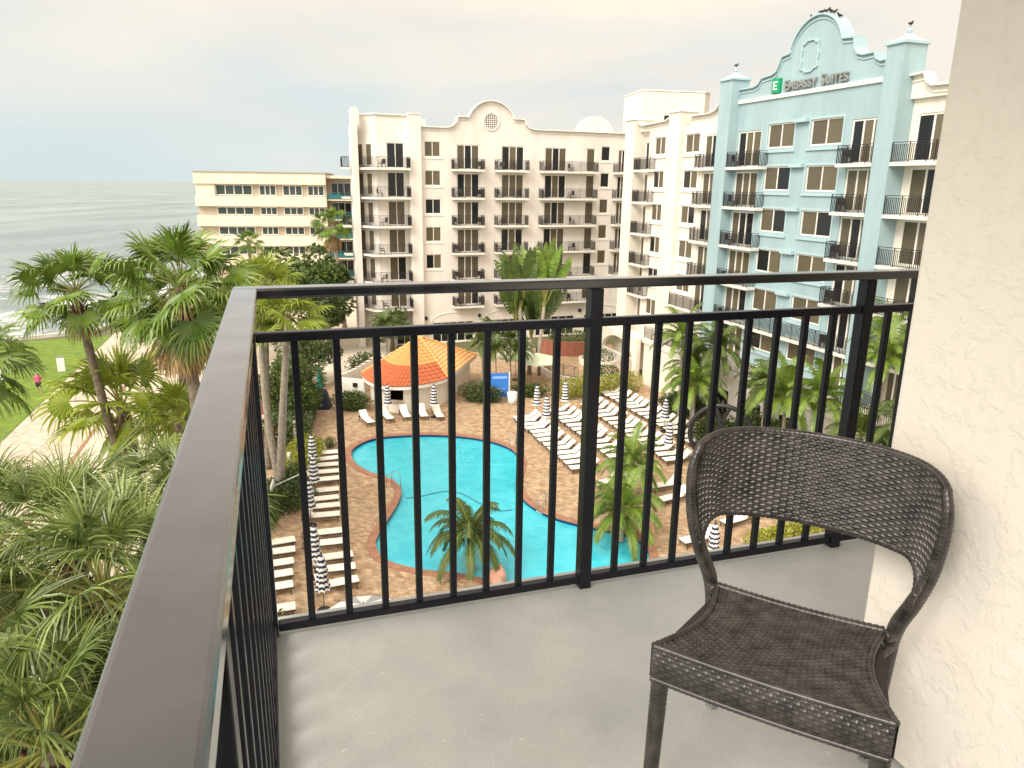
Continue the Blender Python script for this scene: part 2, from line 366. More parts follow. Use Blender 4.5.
def offset(p, d):
    q = []; n = len(p)
    for i in range(n):
        a = Vector(p[i-1]); c = Vector(p[(i+1) % n]); t = (c-a).normalized(); q.append((p[i][0]-t.y*d, p[i][1]+t.x*d))
    return q
area = sum(PW[i-1][0]*PW[i][1]-PW[i][0]*PW[i-1][1] for i in range(len(PW)))
if area > 0: PW = PW[::-1]     # clockwise: +offset is outwards
pool = thing('swimming_pool', 'free-form turquoise swimming pool with red brick coping on the paved deck', 'swimming pool', (-3, 39, 0), world=True)
from mathutils.geometry import tessellate_polygon
def holed(name, poly, z, m):
    loops = [[Vector((*q, 0)) for q in poly], [Vector((*q, 0)) for q in offset(PW, .3)]]
    tr = tessellate_polygon(loops); pts = [q for l in loops for q in l]
    b = MB(); b.v = [(q.x, q.y, z) for q in pts]
    for t in tr:
        a_, b_, c_ = (pts[i] for i in t)
        b.f.append(tuple(t) if (b_-a_).cross(c_-a_).z > 0 else tuple(reversed(t))); b.m.append(0)
    tag(b.build(name, m), None, None, None, 'structure')
holed('ground', [pq(-900, 15.7), pq(20, 15.7), pq(26, 10), pq(29, 2.0), (-49.5, 92), (-48.5, 128), (-30, 400), (2500, 2600), (2500, -900)], -.03, M['soil'])
holed('pool_deck', [(-17, 58), (-15.5, 44), (-14.0, 36), (-12.5, 27), (-10, 18), (16, 14), (22, 30), (17, 46), (12.0, 66), (11, 80), (-2, 76), (-14, 70.5)], .0, M['deck'])
n = len(PW); b = MB()
outr = offset(PW, .42); inn = offset(PW, -.03)
for i in range(n):
    j = (i+1) % n
    b.quad((*PW[i], .05), (*PW[j], .05), (*outr[j], .05), (*outr[i], .05))
    b.quad((*outr[i], .05), (*outr[j], .05), (*outr[j], .0), (*outr[i], .0))
    b.quad((*PW[i], .05), (*PW[i], -.02), (*PW[j], -.02), (*PW[j], .05))
b.build('coping', M['coping'], pool)
b = MB()
for i in range(n):
    j = (i+1) % n; b.quad((*PW[i], -.02), (*PW[i], -.36), (*PW[j], -.36), (*PW[j], -.02))
b.build('waterline_tile', mat('navy_pool_tile', (.012,.02,.09), .25), pool)
def waterfn(nt, N, L, b):
    tc = N.new('ShaderNodeTexCoord')
    n1 = N.new('ShaderNodeTexNoise'); n1.inputs['Scale'].default_value = 2.6; n1.inputs['Detail'].default_value = 4; n1.inputs['Distortion'].default_value = .8; L.new(tc.outputs['Object'], n1.inputs['Vector'])
    bp = N.new('ShaderNodeBump'); bp.inputs['Strength'].default_value = .55; bp.inputs['Distance'].default_value = .06; L.new(n1.outputs['Fac'], bp.inputs['Height']); L.new(bp.outputs[0], b.inputs['Normal'])
    # the light floor of the pool seen through refracting ripples
    vo = N.new('ShaderNodeTexVoronoi'); vo.feature = 'SMOOTH_F1'; vo.inputs['Scale'].default_value = 1.9
    ad = N.new('ShaderNodeMix'); ad.data_type = 'VECTOR'; ad.inputs[0].default_value = .22; L.new(tc.outputs['Object'], ad.inputs[4]); L.new(n1.outputs['Color'], ad.inputs[5]); L.new(ad.outputs[1], vo.inputs['Vector'])
    n3 = N.new('ShaderNodeTexNoise'); n3.inputs['Scale'].default_value = .16; n3.inputs['Detail'].default_value = 3; L.new(tc.outputs['Object'], n3.inputs['Vector'])
    mr = N.new('ShaderNodeMapRange'); mr.inputs[1].default_value = .0; mr.inputs[2].default_value = .8; mr.inputs[4].default_value = .42; L.new(vo.outputs['Distance'], mr.inputs[0])
    m3 = N.new('ShaderNodeMapRange'); m3.inputs[1].default_value = .35; m3.inputs[2].default_value = .65; m3.inputs[4].default_value = .3; L.new(n3.outputs['Fac'], m3.inputs[0])
    s = N.new('ShaderNodeMath'); L.new(mr.outputs[0], s.inputs[0]); L.new(m3.outputs[0], s.inputs[1])
    mx = N.new('ShaderNodeMix'); mx.data_type = 'RGBA'; mx.inputs[6].default_value = (.012,.40,.52,1); mx.inputs[7].default_value = (.10,.64,.73,1)
    L.new(s.outputs[0], mx.inputs[0]); L.new(mx.outputs[2], b.inputs['Base Color'])
M['water'] = shader('pool_water', waterfn, .04)
b = MB(); b.quad(*[(*p, -.16) for p in PW]); b.build('water', M['water'], pool)
b = MB()
b.tube([(-5.9+.5*k+.0, 38.2+1.6*math.sin(k*.42)*math.sin(k*.17), -.145) for k in range(13)], .035, 5)
b.build('cleaner_hose', mat('hose', (.05,.2,.25), .5), pool)
def tread(pool_handles):
    for k, (x, y, a, lab) in enumerate(pool_handles):
        t = thing('pool_ladder', lab, 'pool ladder', (x, y, 0), a, group='steel pool ladders')
        for sx in (-.25, .25):
            h = MB(); h.tube([(sx, .65, .0), (sx, .65, .75), (sx, .5, .9), (sx, .25, .9), (sx, .05, .75), (sx, .0, .2), (sx, .0, -.12)], .024, 8); h.build('handrail', M['grey'], t, True)
        h = MB(); h.box(-.25, .25, -.06, .06, -.11, -.07); h.build('step', M['white_plastic'], t)
tread([(.05, 46.2, R(-45), 'steel ladder on the far right curve of the pool'), (1.6, 36.5, R(-50), 'steel ladder on the near right edge of the pool below the lounger rows'), (-6.5, 39.2, R(60), 'steel ladder at the narrow waist of the pool on the left edge')])
# ---------------------------------------------------------------- hotel buildings
def frame_pt(ang, d):
    a = R(ang); return (-math.sin(a)*d, math.cos(a)*d, 0), a
MO, MA = frame_pt(21.17, 75.75)      # main block: x = along, y = away from the viewer
WO, WA = frame_pt(-70.49, 34.32)     # wing
F = lambda k: 18.515-2.87*(k-1)      # slab tops, k = 1 at the top

def wall(mb, x0, x1, z0, z1, y, holes, rev=.16):
    xs = sorted({x0, x1, *[h[0] for h in holes], *[h[1] for h in holes]}); zs = sorted({z0, z1, *[h[2] for h in holes], *[h[3] for h in holes]})
    xs = [x for x in xs if x0 <= x <= x1]; zs = [z for z in zs if z0 <= z <= z1]
    for i in range(len(xs)-1):
        for j in range(len(zs)-1):
            cx_, cz_ = (xs[i]+xs[i+1])/2, (zs[j]+zs[j+1])/2
            if any(h[0] < cx_ < h[1] and h[2] < cz_ < h[3] for h in holes): continue
            mb.quad((xs[i], y, zs[j]), (xs[i+1], y, zs[j]), (xs[i+1], y, zs[j+1]), (xs[i], y, zs[j+1]))
    for h in holes:
        a, c, e, g = h[:4]
        mb.quad((a, y, e), (a, y, g), (a, y+rev, g), (a, y+rev, e)); mb.quad((c, y, e), (c, y+rev, e), (c, y+rev, g), (c, y, g))
        mb.quad((a, y, g), (c, y, g), (c, y+rev, g), (a, y+rev, g)); mb.quad((a, y, e), (a, y+rev, e), (c, y+rev, e), (c, y, e))
def glazed(name, root, O, A_, h, y, n=2, fr=.07, pm=None, seed=0):
    """window or door: frame with mullions, panes as sub-parts (one mesh a window)"""
    a, c, e, g = h[:4]
    f = MB(O, A_); y0, y1 = y+.06, y+.13
    f.box(a, a+fr, y0, y1, e, g); f.box(c-fr, c, y0, y1, e, g); f.box(a+fr, c-fr, y0, y1, g-fr, g); f.box(a+fr, c-fr, y0, y1, e, e+fr)
    wdt = (c-a-2*fr)/n
    for k in range(1, n):
        x = a+fr+wdt*k; f.box(x-fr*.5, x+fr*.5, y0+.003, y1-.003, e+fr, g-fr)
    fo = f.build(name, M['trim'], root)
    p = MB(O, A_); r = random.Random(seed)
    for k in range(n):
        p.mi = (1 if r.random() < .28 else 0) if pm is None else pm
        p.quad((a+fr+wdt*k, y+.10, e+fr), (a+fr+wdt*(k+1), y+.10, e+fr), (a+fr+wdt*(k+1), y+.10, g-fr), (a+fr+wdt*k, y+.10, g-fr))
    p.build('pane', [M['pane'], M['pane_dark'], M['pane_sea']], fo)
    return fo
def railing(mb, pts, z, h=1.06, step=.125, bt=.030):
    for (a, c) in zip(pts[:-1], pts[1:]):
        a = Vector(a); c = Vector(c); ln = (c-a).length; nb = max(2, int(ln/step))
        mb.bar((*a, z+h), (*c, z+h), .045, .035); mb.bar((*a, z+.09), (*c, z+.09), .03, .03)
        mb.bar((*a, z+h-.12), (*c, z+h-.12), .025, .02)
        for k in range(nb+1):
            p = a.lerp(c, k/nb); t = bt if k % 9 and k != nb else .045
            mb.box(p.x-t/2, p.x+t/2, p.y-t/2, p.y+t/2, z+(.0 if t > .03 else .1), z+h-(0 if t > .03 else .12))
def balcony(root, O, A_, poly, rail, z, th=.20):
    s = MB(O, A_); s.prism(poly, z-th, z); so_ = s.build('balcony', M['slab'], root)
    r_ = MB(O, A_); railing(r_, rail, z); r_.build('balcony_railing', M['iron'], so_)
BALC = []   # spots where balcony furniture stands, world coordinates
def spot(O, A_, x, y, z, rz):
    m_ = MB(O, A_); p = m_.T((x, y, z)); BALC.append((p, A_+rz))
def arc(cx_, cz_, r, a0, a1, n=10):
    return [(cx_+r*math.cos(R(a0+(a1-a0)*k/n)), cz_+r*math.sin(R(a0+(a1-a0)*k/n))) for k in range(n+1)]

# ---- main white block
mo = MB(MO, MA).T((27, 1, 0))
H1 = thing('hotel_building', 'long white stucco hotel block facing the pool with a round vent in its curved gable', 'hotel building', mo, world=True)
T = lambda *p: MB(MO, MA).T(p)
YW = 1.05
b = MB(MO, MA)
holes = []
wins = []; doors = []; sd_ = 0
for k in range(1, 6):
    z = F(k)
    wins.append((19.75, 21.45, z+1.20, z+2.72, 2)); wins.append((40.15, 41.25, z+1.25, z+2.8, 1))
for k in range(1, 7):
    z = F(k)
    doors += [(23.2, 25.7, z+.02, z+2.5, 3), (28.2, 30.8, z+.02, z+2.5, 3), (33.25, 35.85, z+.02, z+2.5, 3), (38.3, 39.4, z+.02, z+2.55, 1)]
    if k < 6: doors.append((42.3, 43.3, z+.02, z+2.5, 2))
arches = [(16.2, 19.0), (20.2, 25.2), (26.2, 31.4), (32.4, 37.6), (38.6, 43.6)]
gl_holes = []
for a, c in arches: gl_holes.append((a+.15, c-.15, .15, 2.35, max(3, int((c-a)/.9))))
allh = wins+doors+gl_holes
gab = [(19.3,22.62),(22.2,22.62),(22.75,22.8),(23.15,23.2),(23.3,23.72),(24.15,23.76)]
gab += [(x, z) for x, z in arc(27.0, 22.68, 2.75, 158, 22, 18)]
gab += [(29.9,23.76),(30.75,23.72),(30.9,23.2),(31.3,22.9),(31.9,22.75),(47,22.75)]
wall(b, 19.3, 47, 0, 22.0, YW, allh)
# parapet above z 22 with the curved gable, .35 thick
prof = [(19.3, 22.0)]+gab+[(47, 22.0)]
b.extr(prof, YW, YW+.4)
# body behind
b.box(19.3, 47, YW+.5, YW+15, 0, 21.9)
b.box(18.05, 19.3, .55, YW+.6, 0, 23.75)         # pier
b.build('wall', M['stucco'], H1)
b = MB(MO, MA)   # coping line that follows the gable
for p, q in zip(gab[:-1], gab[1:]):
    b.bar((p[0], YW-.03, p[1]+.02), (q[0], YW-.03, q[1]+.02), .62, .10)
    b.bar((p[0], YW-.03, p[1]-.30), (q[0], YW-.03, q[1]-.30), .08, .07)
b.box(18.0, 19.36, .48, YW+.7, 23.752, 23.85)
b.build('parapet_coping', M['trim'], H1)
# corner bay with chamfer
b = MB(MO, MA)
zt = 23.75
bay_h = [(15.95, 17.75, F(k)+.02, F(k)+2.5, 2) for k in range(1, 7)]
wall(b, 14.9, 18.05, 0, zt, 1.6, bay_h)
b.box(14.9, 18.05, 1.8, 5, 0, zt-.1)
b.prism([(13.0, 3.5), (14.9, 1.604), (14.9, 4.2), (13.0, 4.2)], 0, zt-.15)
b.box(12.5, 13.1, 1.7, 3.4, 0, 22.6)
b.extr([(12.5, 22.6), (13.3, 22.6), (13.3, 23.95), (13.15, 24.2), (12.9, 24.3), (12.62, 24.2), (12.5, 23.95)], 1.68, 2.6)
b.build('corner_bay', M['stucco'], H1)
b = MB(MO, MA); b.extr([(39.0, 21.85), (44.6, 21.85)]+arc(41.8, 22.25, 2.7, 0, 180, 14), 6.0, 6.5); b.build('rear_gable', M['stucco_w'], H1)
b = MB(MO, MA)
for p, q in (((13.0, 3.44), (14.86, 1.55)), ((14.86, 1.55), (18.0, 1.55))): b.bar((*p, zt-.05), (*q, zt-.05), .3, .12)
b.build('bay_coping', M['trim'], H1)
# chamfer windows (two tall slots per floor)
for k in range(1, 7):
    for t0, t1 in ((.18, .42), (.55, .82)):
        p0 = Vector((13.0, 3.5)).lerp(Vector((14.9, 1.604)), t0); p1 = Vector((13.0, 3.5)).lerp(Vector((14.9, 1.604)), t1)
        b = MB(MO, MA); nrm = Vector((-.707, -.707))*.05
        b.bar((*(p0+nrm), F(k)+1.3), (*(p1+nrm), F(k)+1.3), .06, 2.2); fo = b.build('bay_window', M['trim'], H1)
        b = MB(MO, MA); p0b = p0.lerp(p1, .12)+nrm*1.8; p1b = p0.lerp(p1, .88)+nrm*1.8
        b.bar((*p0b, F(k)+1.3), (*p1b, F(k)+1.3), .05, 2.0); b.build('pane', M['pane'], fo)
for i, h in enumerate(wins):
    wf = glazed('window', H1, MO, MA, h, YW, h[4], seed=i)
    b = MB(MO, MA); b.box(h[0]-.18, h[1]+.18, YW-.07, YW+.01, h[2]-.22, h[2]-.06); b.build('sill', M['trim'], wf)
for i, h in enumerate(doors): glazed('balcony_door', H1, MO, MA, h, YW, h[4], .10, seed=i+50)
for i, h in enumerate(bay_h): glazed('balcony_door', H1, MO, MA, h, 1.6, h[4], .08, seed=i+90)
for i, h in enumerate(gl_holes): glazed('ground_floor_window', H1, MO, MA, h, YW, h[4], .07, pm=1)
for a, c in arches[1:]:
    b = MB(MO, MA)
    cxm = (a+c)/2; hw = (c-a)/2
    pts = [(cxm+hw*math.cos(R(t)), 2.45+.95*math.sin(R(t))) for t in range(0, 181, 12)]
    for p, q in zip(pts[:-1], pts[1:]): b.bar((p[0], YW-.02, p[1]), (q[0], YW-.02, q[1]), .08, .10)
    b.build('arch_moulding', M['trim'], H1)
for x in (19.6, 25.7, 31.9, 38.1):
    b = MB(MO, MA); b.box(x-.13, x+.13, YW-.25, YW-.0, 2.75, 3.1); b.build('wall_lamp', M['iron'], H1)
# round vent with lattice
b = MB(MO, MA)
for k in range(24):
    a0, a1 = R(15*k), R(15*k+15); b.bar((27.0+.86*math.cos(a0), YW-.05, 23.42+.86*math.sin(a0)), (27.0+.86*math.cos(a1), YW-.05, 23.42+.86*math.sin(a1)), .14, .14, (0, 1, 0))
vf = b.build('round_vent', M['trim'], H1)
b = MB(MO, MA); b.extr([(27.0+.80*math.cos(R(t)), 23.42+.80*math.sin(R(t))) for t in range(0, 360, 15)], YW-.012, YW-.006); b.build('recess', M['pane_dark'], vf)
b = MB(MO, MA)
for k in range(-3, 4):
    x = k*.215; l_ = math.sqrt(.8**2-x*x); b.box(27+x-.03, 27+x+.03, YW-.06, YW-.02, 23.42-l_, 23.42+l_); b.box(27-l_, 27+l_, YW-.055, YW-.025, 23.42+x-.03, 23.42+x+.03)
b.build('lattice', M['trim'], vf)
for k in range(1, 7):
    z = F(k)
    balcony(H1, MO, MA, [(12.95, 2.6), (13.9, .5), (14.6, 0), (18.04, 0), (18.04, 1.59), (14.9, 1.59), (12.95, 3.4)], [(13.0, 2.7), (13.95, .55), (14.65, .05), (18.0, .05), (18.0, 1.5)], z)
    for a, c in ((22.6, 26.0), (27.4, 31.05), (32.6, 39.35)):
        balcony(H1, MO, MA, [(a, 0), (c, 0), (c, YW-.01), (a, YW-.01)], [(a+.05, YW), (a+.05, .05), (c-.05, .05), (c-.05, YW)], z)
    if k < 6:
        balcony(H1, MO, MA, [(41.7, .1), (43.9, .1), (43.9, YW-.01), (41.7, YW-.01)], [(41.75, YW), (41.75, .15), (43.85, .15), (43.85, YW)], z)
        b = MB(MO, MA); balcony(H1, MO, MA, [(11.5, 2.2), (12.24, 2.2), (12.24, 3.3), (11.5, 3.3)], [(12.2, 2.25), (11.55, 2.25), (11.55, 3.25), (12.2, 3.25)], z)
    for x in (23.1, 25.5, 28.0, 29.9, 33.2, 36.4, 15.1): spot(MO, MA, x+.2*math.sin(k*x), .55, z, math.sin(k*3+x)*1.5)
b = MB(MO, MA); b.box(19.6, 20.7, 4, 5.2, 21.9, 23.6); b.build('roof_hut', M['stucco_w'], H1)

# ---- wing: white part, blue part, white end
wo = MB(WO, WA).T((-45, 1, 0))
H2 = thing('hotel_wing', 'tall hotel wing with a pale blue gabled centre between white sections on the right', 'hotel building', wo, world=True)
YB = .55; YR = 1.2; YC = .8
segs_w = []      # (x0, x1, depth, holes, colour)
def col(k0, k1, x0, x1, e, g, n): return [(x0, x1, F(k)+e, F(k)+g, n) for k in range(k0, k1+1)]
def section(name, parts_, m, ztop):
    b = MB(WO, WA)
    prev = None
    for (x0, x1, y, holes) in parts_:
        wall(b, x0, x1, 0, ztop, y, holes)
        if prev is not None:
            pa = (x0, min(prev, y)); b.quad((x0, prev, 0), (x0, y, 0), (x0, y, ztop), (x0, prev, ztop))
        prev = y
    return b
wA = col(1, 6, -64.5, -62.2, .02, 2.55, 3); wW1 = col(1, 6, -60.9, -59.0, 1.25, 2.75, 2)
wW2 = col(1, 5, -55.9, -53.7, 1.25, 2.75, 2)
dW2 = col(1, 5, -53.0, -51.1, .02, 2.55, 2)
b = section('w', [(-67.0, -61.9, YR, wA), (-61.9, -56, YB, wW1), (-56, -50.7, YB, wW2+dW2)], M['stucco_w'], 21.9)
def par(pts, y, th=.4, z0=21.9): b.extr([(pts[0][0], z0)]+pts+[(pts[-1][0], z0)], y, y+th)
pA = [(-63.7, 22.75), (-63.2, 22.45), (-62.4, 22.4), (-58.9, 22.5), (-58.2, 22.7), (-57.8, 23.0)]
pW2 = [(-55.2, 22.6), (-52.4, 22.6), (-51.6, 22.75), (-51.1, 23.1), (-50.75, 23.5)]
par(pA, YB); par(pW2, YB)
b.box(-67.0, -50.7, YR+.2, 14, 0, 21.85)
b.build('wall', M['stucco_w'], H2)
cop = MB(WO, WA)
for pp in (pA, pW2):
    for p, q in zip(pp[:-1], pp[1:]): cop.bar((p[0], YB-.05, p[1]+.03), (q[0], YB-.05, q[1]+.03), .6, .10); cop.bar((p[0], YB-.03, p[1]-.24), (q[0], YB-.03, q[1]-.24), .07, .07)
cop.build('parapet_coping', M['trim'], H2)
def pilaster(x0, x1, y1, zt, m, mt, fin=.5):
    q = MB(WO, WA); q.box(x0, x1, 0, y1, 0, zt); po = q.build('pilaster', m, H2)
    q = MB(WO, WA); cx_, cy_ = (x0+x1)/2, (y1+0)/2; hx, hy = (x1-x0)/2+.12, y1/2+.12
    q.box(cx_-hx, cx_+hx, cy_-hy, cy_+hy, zt+.003, zt+.14)
    for z0, z1, s0, s1 in ((zt+.14, zt+.42, .92, .35), (zt+.42, zt+.62, .33, .12)):
        i = len(q.v)
        for z_, s_ in ((z0, s0), (z1, s1)):
            q.v += [q.T((cx_+a*hx*s_, cy_+c*hy*s_, z_)) for a, c in ((-1,-1),(1,-1),(1,1),(-1,1))]
        for k in range(4): q.f.append((i+k, i+(k+1) % 4, i+4+(k+1) % 4, i+4+k)); q.m.append(0)
        q.f.append((i+4, i+5, i+6, i+7)); q.m.append(0)
    q.lathe([(.03, 0), (.12, .06), (.14, .16), (.09, .26), (.03, .32)], (cx_, cy_, zt+.6), 10)
    q.build('pilaster_cap', mt, po)
pilaster(-65.6, -63.75, 2.0, 22.95, M['stucco_w'], M['trim']); pilaster(-57.75, -56.0, 1.8, 23.05, M['stucco_w'], M['trim'])
pilaster(-50.68, -49.2, 1.5, 24.7, M['blue'], M['bluetrim']); pilaster(-34.95, -33.68, 1.6, 24.75, M['blue'], M['bluetrim'])
# blue centre
dL = col(1, 6, -49.0, -46.3, .02, 2.55, 3)
wB1 = col(1, 6, -45.55, -42.8, 1.22, 2.85, 2); wB2 = col(1, 6, -41.25, -38.4, 1.22, 2.85, 2); dR = col(1, 6, -37.7, -35.1, .02, 2.6, 3)
b = section('b', [(-49.2, -34.95, YC, dL+wB1+wB2+dR)], M['blue'], 21.9)
gb = [(-49.2, 24.0), (-47.6, 24.0), (-47.1, 24.12), (-46.75, 24.5), (-45.6, 24.6), (-45.2, 24.75), (-44.95, 25.2), (-44.75, 25.62), (-43.95, 25.72)]
gb += arc(-41.6, 25.2, 2.45, 163, 17, 20)
gb += [(-39.25, 25.9), (-38.25, 25.8), (-38.15, 25.2), (-37.9, 24.85), (-37.4, 24.7), (-36.5, 24.72), (-36.4, 24.4), (-36.0, 24.18), (-34.95, 24.2)]
b.extr([(-49.2, 21.9)]+gb+[(-34.95, 21.9)], YC, YC+.75)
b.box(-49.2, -34.95, YR+.2, 14, 0, 21.85)
b.build('blue_wall', M['blue'], H2)
cop = MB(WO, WA)
for p, q in zip(gb[:-1], gb[1:]): cop.bar((p[0], YC+.31, p[1]+.03), (q[0], YC+.31, q[1]+.03), 1.0, .09); cop.bar((p[0], YC-.03, p[1]-.22), (q[0], YC-.03, q[1]-.22), .08, .08)
cop.build('blue_parapet_coping', M['bluetrim'], H2)
q = MB(WO, WA); q.box(-49.19, -34.96, YC-.14, YC-.004, 23.02, 23.28); q.build('cornice', M['trim'], H2)
# medallion
q = MB(WO, WA)
mp_ = [(-.8, .75), (-.5, .78), (-.3, .95), (.3, .95), (.5, .78), (.8, .75), (.72, .35), (.82, 0), (.72, -.35), (.8, -.75), (.5, -.78), (.3, -.95), (-.3, -.95), (-.5, -.78), (-.8, -.75), (-.72, -.35), (-.82, 0), (-.72, .35)]
for k in range(len(mp_)):
    p, r_ = mp_[k], mp_[(k+1) % len(mp_)]; q.bar((-42.1+p[0], YC-.05, 25.35+p[1]), (-42.1+r_[0], YC-.05, 25.35+r_[1]), .12, .12, (0, 1, 0))
q.build('medallion', M['bluetrim'], H2)
# ledge blocks between the two window columns
for k in range(1, 7):
    q = MB(WO, WA); q.box(-42.65, -41.4, YC-.35, YC-.004, F(k)+2.75, F(k)+2.98); q.build('ledge', M['bluetrim'], H2)
# right white end
dE = col(1, 6, -33.3, -31.1, .02, 2.6, 2); dE2 = col(1, 6, -28, -25.8, .02, 2.6, 2)
b = section('e', [(-33.68, -22, YR, dE+dE2)], M['stucco_w'], 21.9)
pe = [(-33.68, 23.1), (-32.75, 23.15), (-32.55, 22.7), (-32.2, 22.45), (-30.8, 22.4), (-22, 22.4)]
par(pe, YR-.3, .5); b.box(-33.68, -22, YR+.2, 14, 0, 21.85)
b.box(-32.6, -31.4, 3.2, 4.4, 21.9, 23.9)
b.build('end_wall', M['stucco_w'], H2)
cop = MB(WO, WA)
for p, r_ in zip(pe[:-1], pe[1:]): cop.bar((p[0], YR-.33, p[1]+.03), (r_[0], YR-.33, r_[1]+.03), .6, .10); cop.bar((p[0], YR-.33, p[1]-.3), (r_[0], YR-.33, r_[1]-.3), .08, .10)
cop.build('end_parapet_coping', M['trim'], H2)
for i, (hs, y) in enumerate(((wW1, YB), (wW2, YB), (wB1, YC), (wB2, YC))):
    for j, h in enumerate(hs):
        q = MB(WO, WA); wf = glazed('window', H2, WO, WA, h, y, h[4], .09, seed=i*20+j, pm=None)
        a, c, e, g = h[:4]; t = .14
        q.box(a-t, a-.002, y-.05, y-.003, e-t, g+t); q.box(c+.002, c+t, y-.05, y-.003, e-t, g+t); q.box(a, c, y-.05, y-.003, g+.002, g+t); q.box(a-t-.06, c+t+.06, y-.11, y-.004, e-.3, e-t)
        q.build('surround', M['trim'] if i < 2 else M['bluetrim'], wf)
for i, (hs, y) in enumerate(((wA, YR), (dW2, YB), (dL, YC), (dR, YC), (dE, YR), (dE2, YR))):
    for j, h in enumerate(hs): glazed('balcony_door', H2, WO, WA, h, y, h[4], .12, seed=i*30+j+7)
for k in range(1, 7):
    z = F(k)
    def bal(a, c, yb, left=True, right=True):
        rl = ([(a+.05, yb)] if left else [])+[(a+.05, .05), (c-.05, .05)]+([(c-.05, yb)] if right else [])
        balcony(H2, WO, WA, [(a, 0), (c, 0), (c, yb-.006), (a, yb-.006)], rl, z)
    if k < 6: bal(-63.7, -60.6, YB)
    if k < 5:
        bal(-53.5, -50.72, YB, True, False)
        bal(-49.18, -45.3, YC, False, True); bal(-37.85, -34.97, YC, True, False)
    elif k == 5:
        bal(-55.98, -50.72, YB, False, False); bal(-49.18, -34.97, YC, False, False)
    bal(-33.66, -30.7, YR, False, True)
    spot(WO, WA, -37.2, .3, z, 1.0); spot(WO, WA, -48.4, .35, z, 2.0)
# podium with terrace, arch and ledge
q = MB(WO, WA)
q.box(-56.0, -22, -2.1, 1.1, 0, 4.0); q.box(-56.2, -22, -2.25, -2.1, 3.7, 4.16); q.box(-56.2, -22, -2.1, 1.15, 4.003, 4.16)
q.build('podium', M['stucco_w'], H2)
q = MB(WO, WA); railing(q, [(-56.1, -2.1), (-50.5, -2.1), (-46, -2.1), (-40, -2.1), (-34, -2.1), (-28, -2.1)], 4.16, 1.05, .14); q.build('podium_railing', M['iron'], H2)
for k in range(6):
    x = -48+k*3.7
    q = MB(WO, WA); q.box(x-.9, x+.9, -2.12, -2.102, .2, 2.6); pd = q.build('podium_window', M['pane_dark'], H2)
q = MB(WO, WA)      # arcade with big round opening in front of the white part
pts = [(-66.8, 0), (-66.8, 3.6), (-58.2, 3.6), (-58.2, 0), (-59.0, 0), (-59.0, 1.2)]+[(-62.2+3.2*math.cos(R(t)), 1.2+1.85*math.sin(R(t))) for t in range(0, 181, 12)]+[(-65.4, 0)]
q.extr(pts[::-1], -1.6, -1.2)
q.box(-66.8, -58.2, -1.2, 0, 3.45, 3.6); q.build('arcade', M['stucco_w'], H2)
q = MB(WO, WA); q.box(-66.0, -58.6, .3, .4, 0, 3.4); q.build('arcade_recess', M['beige'], H2)
q = MB(WO, WA)
for k in range(18): q.box(-65.2+k*.35, -65.13+k*.35, -1.45, -1.38, 0, 1.35)
q.box(-65.3, -59.1, -1.47, -1.36, 1.35, 1.45); q.build('arcade_balustrade', M['trim'], H2)
# penthouse behind the white part
PF = frame_pt(10.0, 92.0)
PHP = [(32.0, 0), (40.2, 0), (41.4, 1.3), (41.4, 7), (32.0, 7)]; PHC = [(31.9, -.1), (40.25, -.1), (41.5, 1.25), (41.5, 7.1), (31.9, 7.1)]
q = MB(*PF); q.prism(PHP, 20.5, 28.4); q.build('penthouse', M['stucco_w'], H2)
q = MB(*PF); q.prism(PHC, 28.403, 28.55); q.build('penthouse_coping', M['trim'], H2)
q = MB(*PF); q.box(35.0, 36.2, -.1, -.004, 24.4, 25.6); q.build('penthouse_vent', M['pane_dark'], H2)
# sign letters and emblem
def letters(root, txt, x, z, size, m, ext=.05):
    cu = bpy.data.curves.new('sign_lettering', 'FONT'); cu.body = txt; cu.size = size; cu.extrude = ext; cu.offset = .012; cu.space_character = 1.02
    cu.materials.append(m); o = bpy.data.objects.new('sign_lettering', cu); COL.objects.link(o); bpy.context.view_layer.update()
    me = bpy.data.meshes.new_from_object(o); bpy.data.objects.remove(o); o = bpy.data.objects.new('letters', me); COL.objects.link(o)
    fr = MB(WO, WA); p = fr.T((x, YC-.16, z)); o.parent = root
    o.location = Vector(p)-Vector(root['_o']); o.rotation_euler = (R(90), 0, WA); return o
mlet = mat('silver_sign_letters', (.30,.31,.30), .4, metal=.3)
sg = thing('hotel_sign', 'raised silver letters beside a green square emblem high on the blue gable', 'sign', MB(WO, WA).T((-42, YC, 23.4)), world=True)
x = -44.15
for ch, sz in (('E', .92), ('MBASSY', .74), (' ', .5), ('S', .92), ('UITES', .74)):
    if ch == ' ': x += .34; continue
    o = letters(sg, ch, x, 23.42, sz, mlet, .07); bpy.context.view_layer.update(); x += o.dimensions.x+.06
q = MB(WO, WA); q.box(-45.4, -44.6, YC-.22, YC-.004, 23.36, 24.3); q.build('emblem_plate', mat('green_sign_face', (.0,.30,.12), .35), sg)
q = MB(WO, WA); zc = 23.83
for a, c, e, g in ((-.22, -.12, -.28, .28), (-.12, .2, .18, .28), (-.12, .12, -.05, .05), (-.12, .2, -.28, -.18)): q.box(-45.0+a, -45.0+c, YC-.25, YC-.223, zc+e, zc+g)
q.build('emblem_mark', M['white_plastic'], sg)

